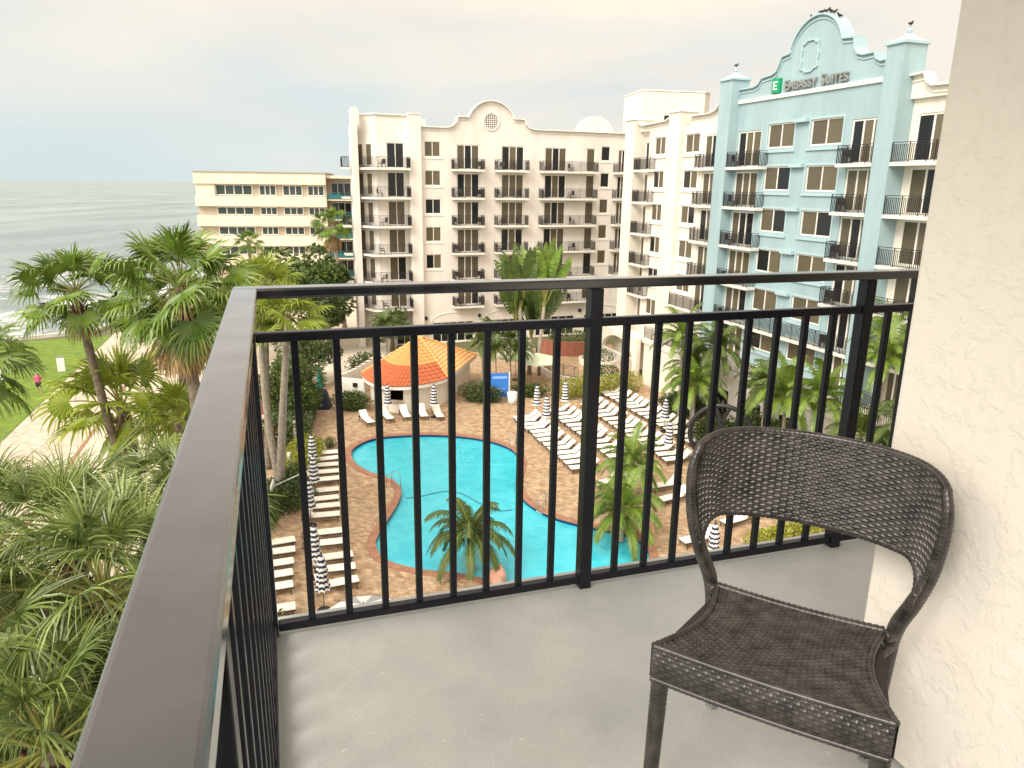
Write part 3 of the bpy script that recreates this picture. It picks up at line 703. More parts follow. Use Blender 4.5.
# birds
def bird_mesh():
    q = MB(); q.tube([(-.30, 0, .13), (-.15, 0, .16), (0, 0, .17), (.10, 0, .21), (.14, 0, .29), (.19, 0, .30), (.26, 0, .285)], [.015, .06, .085, .07, .045, .035, .005], 8)
    q.tube([(.0, -.03, .12), (.0, -.03, 0)], .008, 4); q.tube([(.0, .03, .12), (.0, .03, 0)], .008, 4); return q
bb = None
top = gb
for i, (x, z) in enumerate([(-43.7, 26.55), (-43.35, 26.9), (-43.0, 27.15), (-42.55, 27.45), (-41.7, 27.72), (-41.25, 27.70), (-40.9, 27.62), (-40.6, 27.5), (-40.1, 27.22)]):
    zz = z - .0
    for p, q_ in zip(gb[:-1], gb[1:]):
        if p[0] <= x <= q_[0]: zz = p[1]+(q_[1]-p[1])*(x-p[0])/(q_[0]-p[0])+.07
    loc = MB(WO, WA).T((x, YC+.2, zz))
    if bb is None:
        bb = bird_mesh().build('bird', mat('bird_feathers', (.03,.028,.028), .8)); bb.location = loc; o = bb
        tag(o, 'dark bird perched on the curved top of the blue gable', 'bird', 'birds lined up on the blue gable')
    else:
        o = bb.copy(); COL.objects.link(o); o.location = loc
    o.rotation_euler = (0, 0, rnd.uniform(-3, 3))
for x, y, z, lab in ((-34.3, .8, 25.68, 'single bird perched on the ball of the right blue tower cap'), (-49.94, .75, 25.63, 'small bird on the tip of the left blue tower cap'), (-32.0, 3.8, 23.9, 'bird on the small white roof block right of the blue tower')):
    o = bb.copy(); COL.objects.link(o); o.location = MB(WO, WA).T((x, y, z)); o['label'] = lab; o['group'] = ''; del o['group']; o.rotation_euler = (0, 0, .6)

# ---- cream apartment block by the sea
CO, CA = frame_pt(9.0, 113.0)
cb = thing('apartment_building', 'low cream apartment block with long window bands beside the sea', 'apartment building', MB(CO, CA).T((-20, 5, 0)), world=True)
LX0, LX1 = -28.0, -9.9
b = MB(CO, CA)
b.box(LX0, LX1, .9, 16, -.02, 18.2)
b.build('wall', M['beige'], cb)
zt = 18.25
for k in range(5):
    q = MB(CO, CA); z1 = [zt, 14.6, 11.65, 8.75, 5.8][k]; z0 = [16.65, 13.25, 10.3, 7.4, 4.5][k]
    if k: z1 = [0, 15.0, 12.25, 9.4, 6.55][k]; z0 = [0, 13.55, 10.75, 7.95, 5.1][k]
    q.box(LX0-.1, LX1+.0, 0, .896, z0, z1); q.build('concrete_band', M['cream'], cb)
q = MB(CO, CA); q.box(LX0-.25, LX1+.1, -.15, 16.1, zt+.003, zt+.15); q.build('roof_edge', M['roofcap'], cb)
q = MB(CO, CA); q.box(LX0+.05, LX0+2.6, .3, .896, 15.01, 16.64); q.build('end_panel', M['cream'], cb)
groups = [(-25.4, 5.1, 4), (-19.4, 2.4, 3), (-16.1, 2.8, 3), (-12.6, 2.4, 3)]
for k, (z0, z1) in enumerate(((15.02, 16.6), (12.27, 13.5), (9.42, 10.7), (6.57, 7.9))):
    for g0, wd, n_ in groups:
        glazed('window', cb, CO, CA, (g0, g0+wd, z0+.05, z1-.03), .72, n_, .12, pm=2)
# balcony wing at its right, teal railings
q = MB(CO, CA); q.box(LX1, -1.5, 3.0, 17, -.02, 17.6); q.build('balcony_wing', M['beige'], cb)
q = MB(CO, CA); q.box(LX1, -1.5, .8, 17, 17.603, 18.0); q.build('balcony_wing_roof', M['cream'], cb)
mt_ = mat('teal_railing_glass', (.03,.16,.17), .3)
for k in range(5):
    z = 14.6-2.85*k
    q = MB(CO, CA); q.box(LX1+.02, -1.5, 1.0, 2.99, z-.15, z); s_ = q.build('balcony', M['cream'], cb)
    q = MB(CO, CA)
    for j in range(30): q.box(LX1+.1+j*.24, LX1+.14+j*.24, 1.05, 1.09, z, z+1.0)
    q.box(LX1+.1, -1.6, 1.04, 1.10, z+1.0, z+1.07); q.box(LX1+.15, -1.65, 1.11, 1.13, z+.1, z+.75); q.build('balcony_railing', mt_, s_)
    glazed('balcony_door', cb, CO, CA, (LX1+.5, LX1+3.4, z+.03, z+2.4), 2.85, 3, .08, pm=1); glazed('balcony_door', cb, CO, CA, (LX1+4.2, LX1+6.8, z+.03, z+2.4), 2.85, 2, .08, pm=1)
# ---------------------------------------------------------------- vegetation
def leaflet(b, p, d, side, ln, w, droop, segs=3, fold=0.0):
    """narrow strip: p start, d direction, side = width direction"""
    i = len(b.v); pos = Vector(p); dd = Vector(d)
    prof = (1, .95, .6, .05) if segs == 3 else ((1, .98, .8, .45, .04) if segs == 4 else (1, .8, .05))
    for k in range(segs+1):
        ww = w*prof[k]/2
        b.v.append(tuple(pos-side*ww)); b.v.append(tuple(pos+side*ww))
        dd = (dd+Vector((0, 0, -droop*(k+.4)))).normalized(); pos = pos+dd*(ln/segs)
    for k in range(segs):
        a = i+2*k; b.f.append((a, a+1, a+3, a+2)); b.m.append(b.mi)
def fan_frond(b, az, el, pl, rad, n, r, width=.05, spread=125, droop=.18, segs=3, web=.0, petiole_mi=1, leaf_mi=0, origin=(0,0,0), sag=.10):
    h = Vector((math.cos(az), math.sin(az), 0)); d = (h*math.cos(el)+Vector((0, 0, math.sin(el)))).normalized()
    side = Vector((-math.sin(az), math.cos(az), 0)); tilt = r.uniform(-.8, .8)
    pos = Vector(origin); pts = [pos.copy()]
    for k in range(4):
        d = (d+Vector((0, 0, -sag))).normalized(); pos = pos+d*(pl/4); pts.append(pos.copy())
    b.mi = petiole_mi
    for k in range(4): b.bar(pts[k], pts[k+1], .045-.006*k, .025)
    nrm = side.cross(d).normalized(); side = (side*math.cos(tilt)+nrm*math.sin(tilt)).normalized(); nrm = side.cross(d).normalized()
    b.mi = leaf_mi
    if web:
        # the joined inner palm of the leaf, pleated
        i = len(b.v); b.v.append(tuple(pos)); m_ = n
        for k in range(m_+1):
            th = R(-spread+2*spread*k/m_); l_ = rad*web*(.7+.3*math.cos(th*.6))
            q = pos+(d*math.cos(th)+side*math.sin(th))*l_+nrm*(.10*rad*math.cos(th)*.5+(.022*rad if k % 2 else -.022*rad))+Vector((0, 0, -.10*l_*abs(math.sin(th))))
            b.v.append(tuple(q))
        for k in range(m_): b.f.append((i, i+1+k, i+2+k)); b.m.append(leaf_mi)
    for k in range(n):
        th = R(-spread+2*spread*(k+.5)/n+r.uniform(-2, 2)); dd = (d*math.cos(th)+side*math.sin(th)+nrm*.12*r.uniform(.4, 1.4)).normalized()
        sd = (side*math.cos(th)-d*math.sin(th)); sd = (sd*math.cos(.6)+nrm*math.sin(.6)*(1 if k % 2 else -1)).normalized()
        ln = rad*(.66+.34*math.cos(th*.62))*r.uniform(.9, 1.05)
        st = pos+dd*ln*web*.92 if web else pos
        leaflet(b, st, dd, sd, ln*(1-web*.9), width, droop*r.uniform(.3, 2.2), segs)
def fan_crown(seed, nf=30, pl=1.0, rad=.95, n=34, width=.05, droop=.16, web=.45, up=(75, -35), segs=3, spread=125):
    r = random.Random(seed); b = MB()
    for k in range(nf):
        t = k/(nf-1); el = R(up[0]+(up[1]-up[0])*t+r.uniform(-8, 8)); az = k*2.39996+r.uniform(-.25, .25)
        s = .75+.35*min(1, t*2.2)
        fan_frond(b, az, el, pl*s*r.uniform(.85, 1.1), rad*s*r.uniform(.88, 1.08), n, r, width, spread, droop*(.6+.8*t), segs, web)
    return b
def dead_skirt(seed, nf=14, pl=.7, rad=.8, n=16, z=-.1, width=.045):
    r = random.Random(seed); b = MB()
    for k in range(nf):
        fan_frond(b, k*2.39996+r.uniform(-.3, .3), R(r.uniform(-72, -35)), pl*r.uniform(.7, 1.1), rad*r.uniform(.7, 1.05), n, r, width, r.uniform(35, 75), .5, 2, .25, 0, 0, (0, 0, z-.25*r.random()), sag=.25)
    return b
def feather_crown(seed, nf=16, ln=2.6, n=26, lw=.05, ll=.55, up=(80, 5), sag=.17, side_droop=.35):
    r = random.Random(seed); b = MB()
    for k in range(nf):
        t = k/(nf-1); az = k*2.39996+r.uniform(-.2, .2); el = R(up[0]+(up[1]-up[0])*t+r.uniform(-6, 6))
        h = Vector((math.cos(az), math.sin(az), 0)); d = (h*math.cos(el)+Vector((0, 0, math.sin(el)))).normalized(); side = Vector((-math.sin(az), math.cos(az), 0))
        pos = Vector((0, 0, 0)); L_ = ln*r.uniform(.85, 1.1); pts = [(pos.copy(), d.copy())]; S_ = 9
        for q in range(S_): d = (d+Vector((0, 0, -sag*(.5+q*.17)))).normalized(); pos = pos+d*(L_/S_); pts.append((pos.copy(), d.copy()))
        b.mi = 1
        for q in range(S_): b.bar(pts[q][0], pts[q+1][0], .045-.004*q, .03-.002*q)
        b.mi = 0
        for j in range(n):
            u = .14+.86*(j+.5)/n; q = min(S_-1, int(u*S_)); f_ = u*S_-q; p = pts[q][0].lerp(pts[q+1][0], f_); dd = pts[q][1].lerp(pts[q+1][1], f_).normalized()
            l_ = ll*(math.sin(math.pi*(.12+.8*u))**.6)*r.uniform(.85, 1.1)
            nr = side.cross(dd).normalized()*(-1)
            if nr.z < 0: nr = -nr
            for sg_ in (-1, 1):
                dr = (side*sg_*.85+dd*.55+nr*.25).normalized(); leaflet(b, p, dr, dd, l_, lw, side_droop*r.uniform(.6, 1.4), 3)
    return b
def trunk_mb(pts, r0, r1, n=9, rings=14, seed=0):
    """slightly ringed tapered trunk through control points"""
    r = random.Random(seed); P_ = []; Q = []
    def bez(t):
        a, c, e = (Vector(p) for p in pts); return a*(1-t)**2+c*2*t*(1-t)+e*t*t
    for k in range(rings*2+1):
        t = k/(rings*2); P_.append(bez(t)); Q.append((r0+(r1-r0)*t)*(1.07 if k % 2 else .96)*(1+.25*max(0, .08-t)*10))
    b = MB(); b.tube(P_, Q, n); return b
def boots(z0, z1, r_, seed, n=26, l_=.3):
    r = random.Random(seed); b = MB()
    for k in range(n):
        a = k*2.4; z = z0+(z1-z0)*k/n; c = Vector((math.cos(a), math.sin(a), 0)); s_ = Vector((-math.sin(a), math.cos(a), 0))
        p = c*r_*.8+Vector((0, 0, z)); q = c*(r_+.16)+Vector((0, 0, z+l_)); b.bar(p, q, .10, .035)
    b.tube([(0, 0, z0-.1), (0, 0, (z0+z1)/2), (0, 0, z1)], [r_*.9, r_*1.15, r_*.9], 9); return b
CR = {}
def crown_data(key, fn, mats):
    if key not in CR:
        me_o = fn().build('crown', mats); CR[key] = me_o.data; bpy.data.objects.remove(me_o)
    return CR[key]
def palm(kind, name, label, base, top, crown_key, crown_fn, mats, scale=1.0, rz=0, r0=.2, r1=.15, tm='trunk', dead=None, boot=None, group=None, bend=(0, 0)):
    """base world, top world (centre of the crown)"""
    t = thing(name, label, kind, base, 0, group)
    tp = Vector(top)-Vector(base); mid = tp*.5+Vector((bend[0], bend[1], 0))
    trunk_mb([(0, 0, -.05), mid, tp], r0, r1, seed=int(base[0]*10)).build('trunk', M[tm], t, True)
    o = bpy.data.objects.new('crown', crown_data(crown_key, crown_fn, mats)); COL.objects.link(o); o.parent = t; o.location = tp; o.rotation_euler = (0, 0, rz); o.scale = (scale,)*3
    if dead:
        o = bpy.data.objects.new('dead_fronds', crown_data(dead[0], dead[1], [M['dead']])); COL.objects.link(o); o.parent = t; o.location = tp; o.rotation_euler = (0, 0, rz+1); o.scale = (scale,)*3
    if boot:
        o = boots(boot[0], boot[1], boot[2], 3).build('boot_stubs', M['boot'], t); o.location = tp
    return t
# Washingtonia type fans, left of the balcony
LW = [M['leaf'], M['petiole']]; LF = [M['leaf_far'], M['petiole']]; LN = [M['leaf_near'], M['petiole']]; LB = [M['leaf_bright'], M['petiole']]
W1 = ('w1', lambda: fan_crown(11, 28, 1.25, 1.05, 34, .06, .26, .45, (88, -28)))
W2 = ('w2', lambda: fan_crown(23, 32, 1.35, 1.15, 36, .065, .26, .45, (88, -35)))
W3 = ('w3', lambda: fan_crown(5, 22, 1.0, .95, 32, .055, .2, .45, (88, -12)))
DS = ('ds', lambda: dead_skirt(3, 20, 1.0, 1.1, 16, -.1, .06)); DS2 = ('ds2', lambda: dead_skirt(9, 40, 1.25, 1.2, 18, -.3, .06))
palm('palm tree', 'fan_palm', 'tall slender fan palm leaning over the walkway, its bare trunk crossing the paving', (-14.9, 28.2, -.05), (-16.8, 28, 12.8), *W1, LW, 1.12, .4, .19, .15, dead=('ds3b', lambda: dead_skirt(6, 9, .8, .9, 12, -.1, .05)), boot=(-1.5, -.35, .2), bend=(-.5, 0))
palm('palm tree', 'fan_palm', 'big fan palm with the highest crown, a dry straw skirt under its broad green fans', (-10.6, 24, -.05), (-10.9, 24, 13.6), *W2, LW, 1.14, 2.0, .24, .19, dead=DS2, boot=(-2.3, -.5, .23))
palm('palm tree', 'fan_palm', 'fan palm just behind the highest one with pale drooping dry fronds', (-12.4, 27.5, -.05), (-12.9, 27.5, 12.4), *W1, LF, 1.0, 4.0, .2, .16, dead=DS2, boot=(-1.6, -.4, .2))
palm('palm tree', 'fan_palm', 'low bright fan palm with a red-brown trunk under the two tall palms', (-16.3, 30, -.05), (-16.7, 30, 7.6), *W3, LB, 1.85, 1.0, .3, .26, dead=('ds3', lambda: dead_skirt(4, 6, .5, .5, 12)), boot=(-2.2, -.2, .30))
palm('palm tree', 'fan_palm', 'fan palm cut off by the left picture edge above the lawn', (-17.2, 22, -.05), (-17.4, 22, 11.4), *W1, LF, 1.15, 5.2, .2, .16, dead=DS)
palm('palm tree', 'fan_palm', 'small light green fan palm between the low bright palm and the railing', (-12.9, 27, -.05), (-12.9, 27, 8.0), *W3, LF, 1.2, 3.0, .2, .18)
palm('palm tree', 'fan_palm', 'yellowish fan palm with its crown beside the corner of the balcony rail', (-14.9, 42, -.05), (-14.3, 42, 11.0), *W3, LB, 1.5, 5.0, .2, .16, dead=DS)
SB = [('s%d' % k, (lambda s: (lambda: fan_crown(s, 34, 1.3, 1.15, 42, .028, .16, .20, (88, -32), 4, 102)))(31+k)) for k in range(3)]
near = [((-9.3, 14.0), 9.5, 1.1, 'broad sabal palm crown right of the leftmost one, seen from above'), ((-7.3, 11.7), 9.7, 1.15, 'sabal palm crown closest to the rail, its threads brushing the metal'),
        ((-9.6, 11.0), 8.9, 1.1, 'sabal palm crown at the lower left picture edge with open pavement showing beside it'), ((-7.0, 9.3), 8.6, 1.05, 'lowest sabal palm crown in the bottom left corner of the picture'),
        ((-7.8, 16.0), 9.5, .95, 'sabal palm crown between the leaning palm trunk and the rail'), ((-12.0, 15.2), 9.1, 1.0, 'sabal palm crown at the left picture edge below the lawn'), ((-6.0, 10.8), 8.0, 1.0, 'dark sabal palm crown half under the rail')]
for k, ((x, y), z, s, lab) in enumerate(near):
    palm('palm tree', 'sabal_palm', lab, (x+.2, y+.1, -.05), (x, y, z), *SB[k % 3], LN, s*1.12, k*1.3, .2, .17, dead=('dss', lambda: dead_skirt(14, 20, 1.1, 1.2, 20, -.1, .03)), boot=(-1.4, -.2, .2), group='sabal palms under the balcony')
# twin pale trunks behind the left railing
palm('palm tree', 'fan_palm', 'fan palm on the straighter of two pale trunks beside the left row of loungers', (-13.1, 38.5, -.05), (-11.5, 37, 10.3), *W3, LB, 1.3, 2.5, .24, .16, 'trunk_pale', dead=('ds3', None), bend=(-.1, 0))
palm('palm tree', 'fan_palm', 'fan palm on the curved one of two pale trunks beside the left row of loungers', (-12.9, 38.3, -.05), (-13.4, 38.5, 9.7), *W3, LF, 1.05, .5, .22, .15, 'trunk_pale', bend=(-.6, 0))
# far palms
palm('palm tree', 'fan_palm', 'tall thin palm in front of the right end of the cream apartment block', (-20.0, 86, -.05), (-20.9, 86, 12.4), *W1, LF, 1.2, 1, .28, .2, 'trunk_pale', dead=DS2)
palm('palm tree', 'fan_palm', 'small round palm against the middle of the cream apartment block', (-33.9, 95, -.05), (-33.9, 95, 9.6), *W1, LF, .95, 2, .25, .2)
FE = ('fe', lambda: feather_crown(2, 18, 2.2, 48, .048, .6, (78, 0), .18)); FE2 = ('fe2', lambda: feather_crown(8, 23, 2.25, 56, .045, .52, (74, 2), .21, .5)); FE3 = ('fe3', lambda: feather_crown(17, 24, 2.4, 56, .045, .58, (78, -5), .18, .42))
def fp(label, base, top, key, mats, s, rz, r0=.1, r1=.08, tm='trunk_pale', group=None): return palm('palm tree', 'feather_palm', label, (*base, .02), top, *key, mats, s, rz, r0, r1, tm, group=group)
LG = [M['leaf_mid'], M['petiole']]
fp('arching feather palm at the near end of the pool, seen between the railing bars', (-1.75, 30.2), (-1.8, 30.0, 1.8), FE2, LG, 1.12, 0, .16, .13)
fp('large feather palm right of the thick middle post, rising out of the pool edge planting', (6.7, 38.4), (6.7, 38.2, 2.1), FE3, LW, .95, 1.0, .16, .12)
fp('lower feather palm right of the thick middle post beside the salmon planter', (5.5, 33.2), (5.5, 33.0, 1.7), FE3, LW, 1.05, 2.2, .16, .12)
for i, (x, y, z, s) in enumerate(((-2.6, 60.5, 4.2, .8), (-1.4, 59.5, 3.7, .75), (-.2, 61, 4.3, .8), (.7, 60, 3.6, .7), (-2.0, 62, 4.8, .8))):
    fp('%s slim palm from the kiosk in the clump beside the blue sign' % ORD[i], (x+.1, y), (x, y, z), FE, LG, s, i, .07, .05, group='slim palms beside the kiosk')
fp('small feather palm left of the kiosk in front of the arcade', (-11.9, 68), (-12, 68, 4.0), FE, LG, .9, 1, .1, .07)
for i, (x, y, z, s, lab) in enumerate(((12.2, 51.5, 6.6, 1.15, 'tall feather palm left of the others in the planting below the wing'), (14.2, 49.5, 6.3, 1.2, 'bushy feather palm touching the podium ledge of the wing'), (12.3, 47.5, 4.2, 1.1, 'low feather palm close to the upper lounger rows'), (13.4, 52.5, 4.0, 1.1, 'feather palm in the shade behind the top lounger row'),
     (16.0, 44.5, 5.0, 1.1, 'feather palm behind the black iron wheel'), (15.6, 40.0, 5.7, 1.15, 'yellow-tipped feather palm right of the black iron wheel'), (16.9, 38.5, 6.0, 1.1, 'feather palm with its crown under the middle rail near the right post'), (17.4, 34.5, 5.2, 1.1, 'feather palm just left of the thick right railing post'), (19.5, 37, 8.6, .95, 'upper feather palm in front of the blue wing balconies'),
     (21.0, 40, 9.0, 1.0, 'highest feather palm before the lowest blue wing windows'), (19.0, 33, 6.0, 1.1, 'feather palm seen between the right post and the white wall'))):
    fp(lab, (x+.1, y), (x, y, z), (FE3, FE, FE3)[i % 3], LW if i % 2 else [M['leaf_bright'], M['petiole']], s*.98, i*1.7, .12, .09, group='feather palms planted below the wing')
# traveller's palm: paddles in one plane
def paddle_fan(seed, n=17):
    r = random.Random(seed); b = MB()
    for k in range(n):
        th = R(-21+42*k/(n-1)+r.uniform(-4, 4)); pl = 1.9+r.uniform(-.4, .9); bl = 3.0*r.uniform(.85, 1.15); d = Vector((math.sin(th), r.uniform(-.12, .12), math.cos(th))).normalized()
        side = Vector((math.cos(th), r.uniform(-.7, .7), -math.sin(th))).normalized()
        p0 = Vector((math.sin(th)*.15, 0, 0)); p1 = p0+d*pl; b.mi = 1; b.bar(p0, p1, .09, .06); b.mi = 0
        S_ = 9
        for sg_ in (-1, 1):
            pos = p1.copy(); dd = d.copy()
            for q in range(S_):
                u0, u1 = q/S_, (q+1)/S_; w0 = .42*math.sin(math.pi*min(1, .1+u0*.92))**.55; w1 = .42*math.sin(math.pi*min(1, .1+u1*.92))**.55
                nd = (dd+Vector((math.sin(th)*.05, 0, -.035))).normalized(); nx = pos+nd*(bl/S_); gap = .012*r.random()*6
                dz = Vector((0, 0, -.12))
                b.quad(pos, nx-nd*gap, nx-nd*gap+side*sg_*w1+dz*w1*1.6, pos+side*sg_*w0+dz*w0*1.6); pos = nx; dd = nd
    return b
tp_ = thing('travellers_palm', 'tall traveller palm with upright paddle leaves in front of the white block', 'palm tree', (1.6, 66, 0))
b = MB(); b.tube([(0, 0, 0), (0, 0, 2), (0, 0, 3.4)], [.22, .18, .16], 9); b.tube([(-.9, .3, 0), (-.8, .2, 2), (-.95, .05, 6.2)], [.2, .17, .15], 9); b.tube([(.9, -.2, 0), (.8, -.2, 2), (1.2, -.2, 6.4)], [.2, .17, .15], 9); b.build('trunk', M['trunk_pale'], tp_, True)
for k, (x, y, z, s, a) in enumerate(((-.9, 0, 6.2, 1.0, .1), (-1.1, .1, 4.3, 1.0, .5), (1.2, -.2, 6.4, 1.05, -.3), (1.2, .3, 4.0, .9, .4), (.1, .2, 3.2, .85, 1.0))):
    o = paddle_fan(k+3).build('crown', [M['leaf'] if k == 2 else M['leaf_mid'], M['petiole']], tp_); o.location = (x, y, z); o.scale = (s,)*3; o.rotation_euler = (0, 0, a)

def leafball(b, c, rx, ry, rz_, n, size, r, flat=.0, aspect=2.0):
    for _ in range(n):
        while True:
            v = Vector((r.uniform(-1, 1), r.uniform(-1, 1), r.uniform(-1, 1)))
            if .15 < v.length < 1: break
        v = v.normalized()*(v.length**.35)
        p = Vector((c[0]+v.x*rx, c[1]+v.y*ry, c[2]+v.z*rz_))
        if p.z < .03: p.z = .03+r.random()*.1
        d = (Vector((r.gauss(0, 1), r.gauss(0, 1), r.gauss(0, .7)))+v*1.0).normalized(); s_ = d.orthogonal().normalized(); s_ = (s_*math.cos(r.random()*6)+d.cross(s_)*math.sin(r.random()*6)).normalized()
        l_ = size*r.uniform(.6, 1.3); w_ = l_/aspect
        i = len(b.v); b.v += [tuple(p), tuple(p+d*l_*.5+s_*w_*.5), tuple(p+d*l_), tuple(p+d*l_*.5-s_*w_*.5)]; b.f.append((i, i+1, i+2, i+3)); b.m.append(0)
def shrub(label, x, y, rx, ry, h, m, seed, n=2200, size=.19, group=None, clumps=6, name='shrub'):
    r = random.Random(seed); t = thing(name, label, 'shrub', (x, y, 0), 0, group); b = MB()
    for k in range(clumps):
        a = r.random()*6.28; q = r.random()**.5*.6; s = r.uniform(.45, .7)
        leafball(b, (math.cos(a)*q*rx, math.sin(a)*q*ry, h*r.uniform(.45, .62)), rx*s, ry*s, h*.42, n//clumps, size, r)
    leafball(b, (0, 0, h*.42), rx*.8, ry*.8, h*.42, n//2, size, r)
    b.build('foliage', m, t)
    b = MB()
    for k in range(5): a = k*1.26; b.tube([(0, 0, 0), (math.cos(a)*rx*.25, math.sin(a)*ry*.25, h*.3), (math.cos(a)*rx*.4, math.sin(a)*ry*.4, h*.55)], [.04, .03, .015], 5)
    b.build('stem', M['bark'], t)
    return t
def hedge(label, p0, p1, wd, h, m, seed, dens=520, size=.17):
    a = Vector(p0); c = Vector(p1); ln = (c-a).length; ang = math.atan2(c.y-a.y, c.x-a.x); r = random.Random(seed)
    t = thing('hedge', label, 'hedge', (*a, 0), ang); b = MB()
    n = int(ln/.55)
    for k in range(n+1):
        leafball(b, (ln*k/n, r.uniform(-.1, .1), h*.52), .5, wd*.56, h*.5*r.uniform(.85, 1.12), dens, size, r)
    b.build('foliage', m, t); b = MB()
    for k in range(n): b.tube([(ln*(k+.5)/n, 0, 0), (ln*(k+.5)/n+.05, 0, h*.5)], [.03, .02], 5)
    b.build('stem', M['bark'], t)
def tree(label, x, y, h, rx, m, seed, n=6000, size=.38, base=.3, ry=None, name='leafy_tree'):
    ry = ry or rx; r = random.Random(seed); t = thing(name, label, 'tree', (x, y, 0)); b = MB(); lv = MB()
    b.tube([(0, 0, -.05), (.05, 0, h*.25), (-.05, .1, h*.55)], [.28, .2, .12], 9)
    K = 13
    for k in range(K):
        a = k*2.4+r.uniform(-.4, .4); q = (k/K)**.5; z = h*(base+(1-base)*(.25+.62*r.random())*(1-.25*q)); c = (math.cos(a)*rx*.68*q, math.sin(a)*ry*.68*q, z)
        b.tube([(0, 0, h*.3), (c[0]*.5, c[1]*.5, (h*.35+z)/2), c], [.10, .07, .03], 6)
        leafball(lv, c, rx*r.uniform(.3, .46), ry*r.uniform(.3, .46), h*r.uniform(.11, .19), n//K, size, r)
    b.build('trunk', M['bark'], t, True); lv.build('crown', m, t); return t
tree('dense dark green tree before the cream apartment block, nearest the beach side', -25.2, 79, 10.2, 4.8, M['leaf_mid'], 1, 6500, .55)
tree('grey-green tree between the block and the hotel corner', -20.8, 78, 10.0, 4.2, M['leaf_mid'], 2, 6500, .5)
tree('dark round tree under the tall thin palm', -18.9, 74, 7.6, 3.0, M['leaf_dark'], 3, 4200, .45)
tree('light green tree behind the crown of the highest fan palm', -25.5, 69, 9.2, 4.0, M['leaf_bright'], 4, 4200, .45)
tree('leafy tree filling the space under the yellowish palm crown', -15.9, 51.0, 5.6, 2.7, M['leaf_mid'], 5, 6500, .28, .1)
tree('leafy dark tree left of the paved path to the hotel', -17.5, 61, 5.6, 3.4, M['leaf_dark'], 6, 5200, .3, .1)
tree('green tree at the corner of the hotel driveway', -12.6, 75.0, 5.0, 2.4, M['leaf_mid'], 9, 3000, .3, .2)
shrub('rounded dark shrub left of the kiosk gate', -12.4, 54.3, 1.5, 1.0, 1.5, M['leaf_mid'], 11, 1800)
shrub('dark shrub behind the gate wall', -12.6, 64, 2.4, 1.6, 2.3, M['leaf_dark'], 12, 2200, .2)
shrub('dense shrub right of the kiosk beside the blue sign', -2.5, 57.0, 1.9, 1.2, 1.5, M['leaf_dark'], 13, 2200)
shrub('low shrub between the white bin and the striped parasols', 1.4, 58.8, 1.8, .9, 1.0, M['leaf_mid'], 14, 1500)
hedge('yellow-green croton hedge above the lounger rows', (3.9, 58.2), (10.5, 61.0), 1.9, 1.6, M['leaf_yellow'], 15)
hedge('yellow-green croton hedge at the bottom right of the deck near the balcony', (12.0, 32.0), (15.6, 33.5), 1.6, 1.0, M['leaf_yellow'], 25)
hedge('clipped light green hedge beside the left row of loungers', (-13.2, 44.6), (-12.6, 40.2), 1.9, 1.3, M['leaf_yellow'], 16, 520)
hedge('dark hedge below the light green one on the left', (-12.9, 40.0), (-12.0, 35.8), 1.5, 1.0, M['leaf_dark'], 17, 520)
hedge('dark green planting between the lounger groups on the left', (-13.6, 38.2), (-12.6, 34.0), 1.5, .9, M['leaf_mid'], 18, 480)
hedge('dense planting along the brick walls at the far left of the deck', (-16.8, 56), (-15.0, 45.5), 3.0, 1.9, M['leaf_dark'], 19, 620, .22)
for i, (x, y, s, lab) in enumerate(((-12.0, 45.9, .45, 'small ball shrub at the head of the left lounger row'), (-11.2, 37.6, .6, 'ball shrub beside the parasols of the left row'), (-12.4, 33.6, .7, 'ball shrub above the flat loungers on the far left'))): shrub(lab, x, y, s, s, s*1.5, M['leaf_mid'], 30+i, 500, .1)
# under-planting below the wing palms and the sabal palms
for i, (x, y, rx, h, lab) in enumerate(((14.5, 47, 2.4, 1.8, 'dark shrub under the tall feather palms below the wing'), (16.5, 42.5, 2.6, 2.0, 'shrub under the palms behind the black iron wheel'), (18.5, 37.5, 2.8, 2.0, 'shrub under the palms left of the thick right post'), (20.5, 32.5, 2.8, 2.0, 'shrub under the palms between post and white wall'), (13.6, 54.5, 2.2, 1.6, 'shrub at the top of the planting below the wing'), (17.6, 46, 2.4, 2.6, 'shrub against the podium wall of the wing'))):
    shrub(lab, x, y, rx, rx, h, M['leaf_mid'] if i % 2 else M['leaf_dark'], 50+i, 2600, .24)
for i, (x, y, lab) in enumerate(((-14.2, 25, 'shrub at the foot of the highest fan palm'), (-12.2, 20, 'shrub in the gap between sabal and fan palms'), (-9.5, 22, 'shrub under the rail side of the fan palms'), (-14.4, 34.0, 'leafy shrub between the fan palms and the loungers'))): shrub(lab, x, y, 2.2, 1.9, 2.2, M['leaf_mid'], 70+i, 2600, .22)
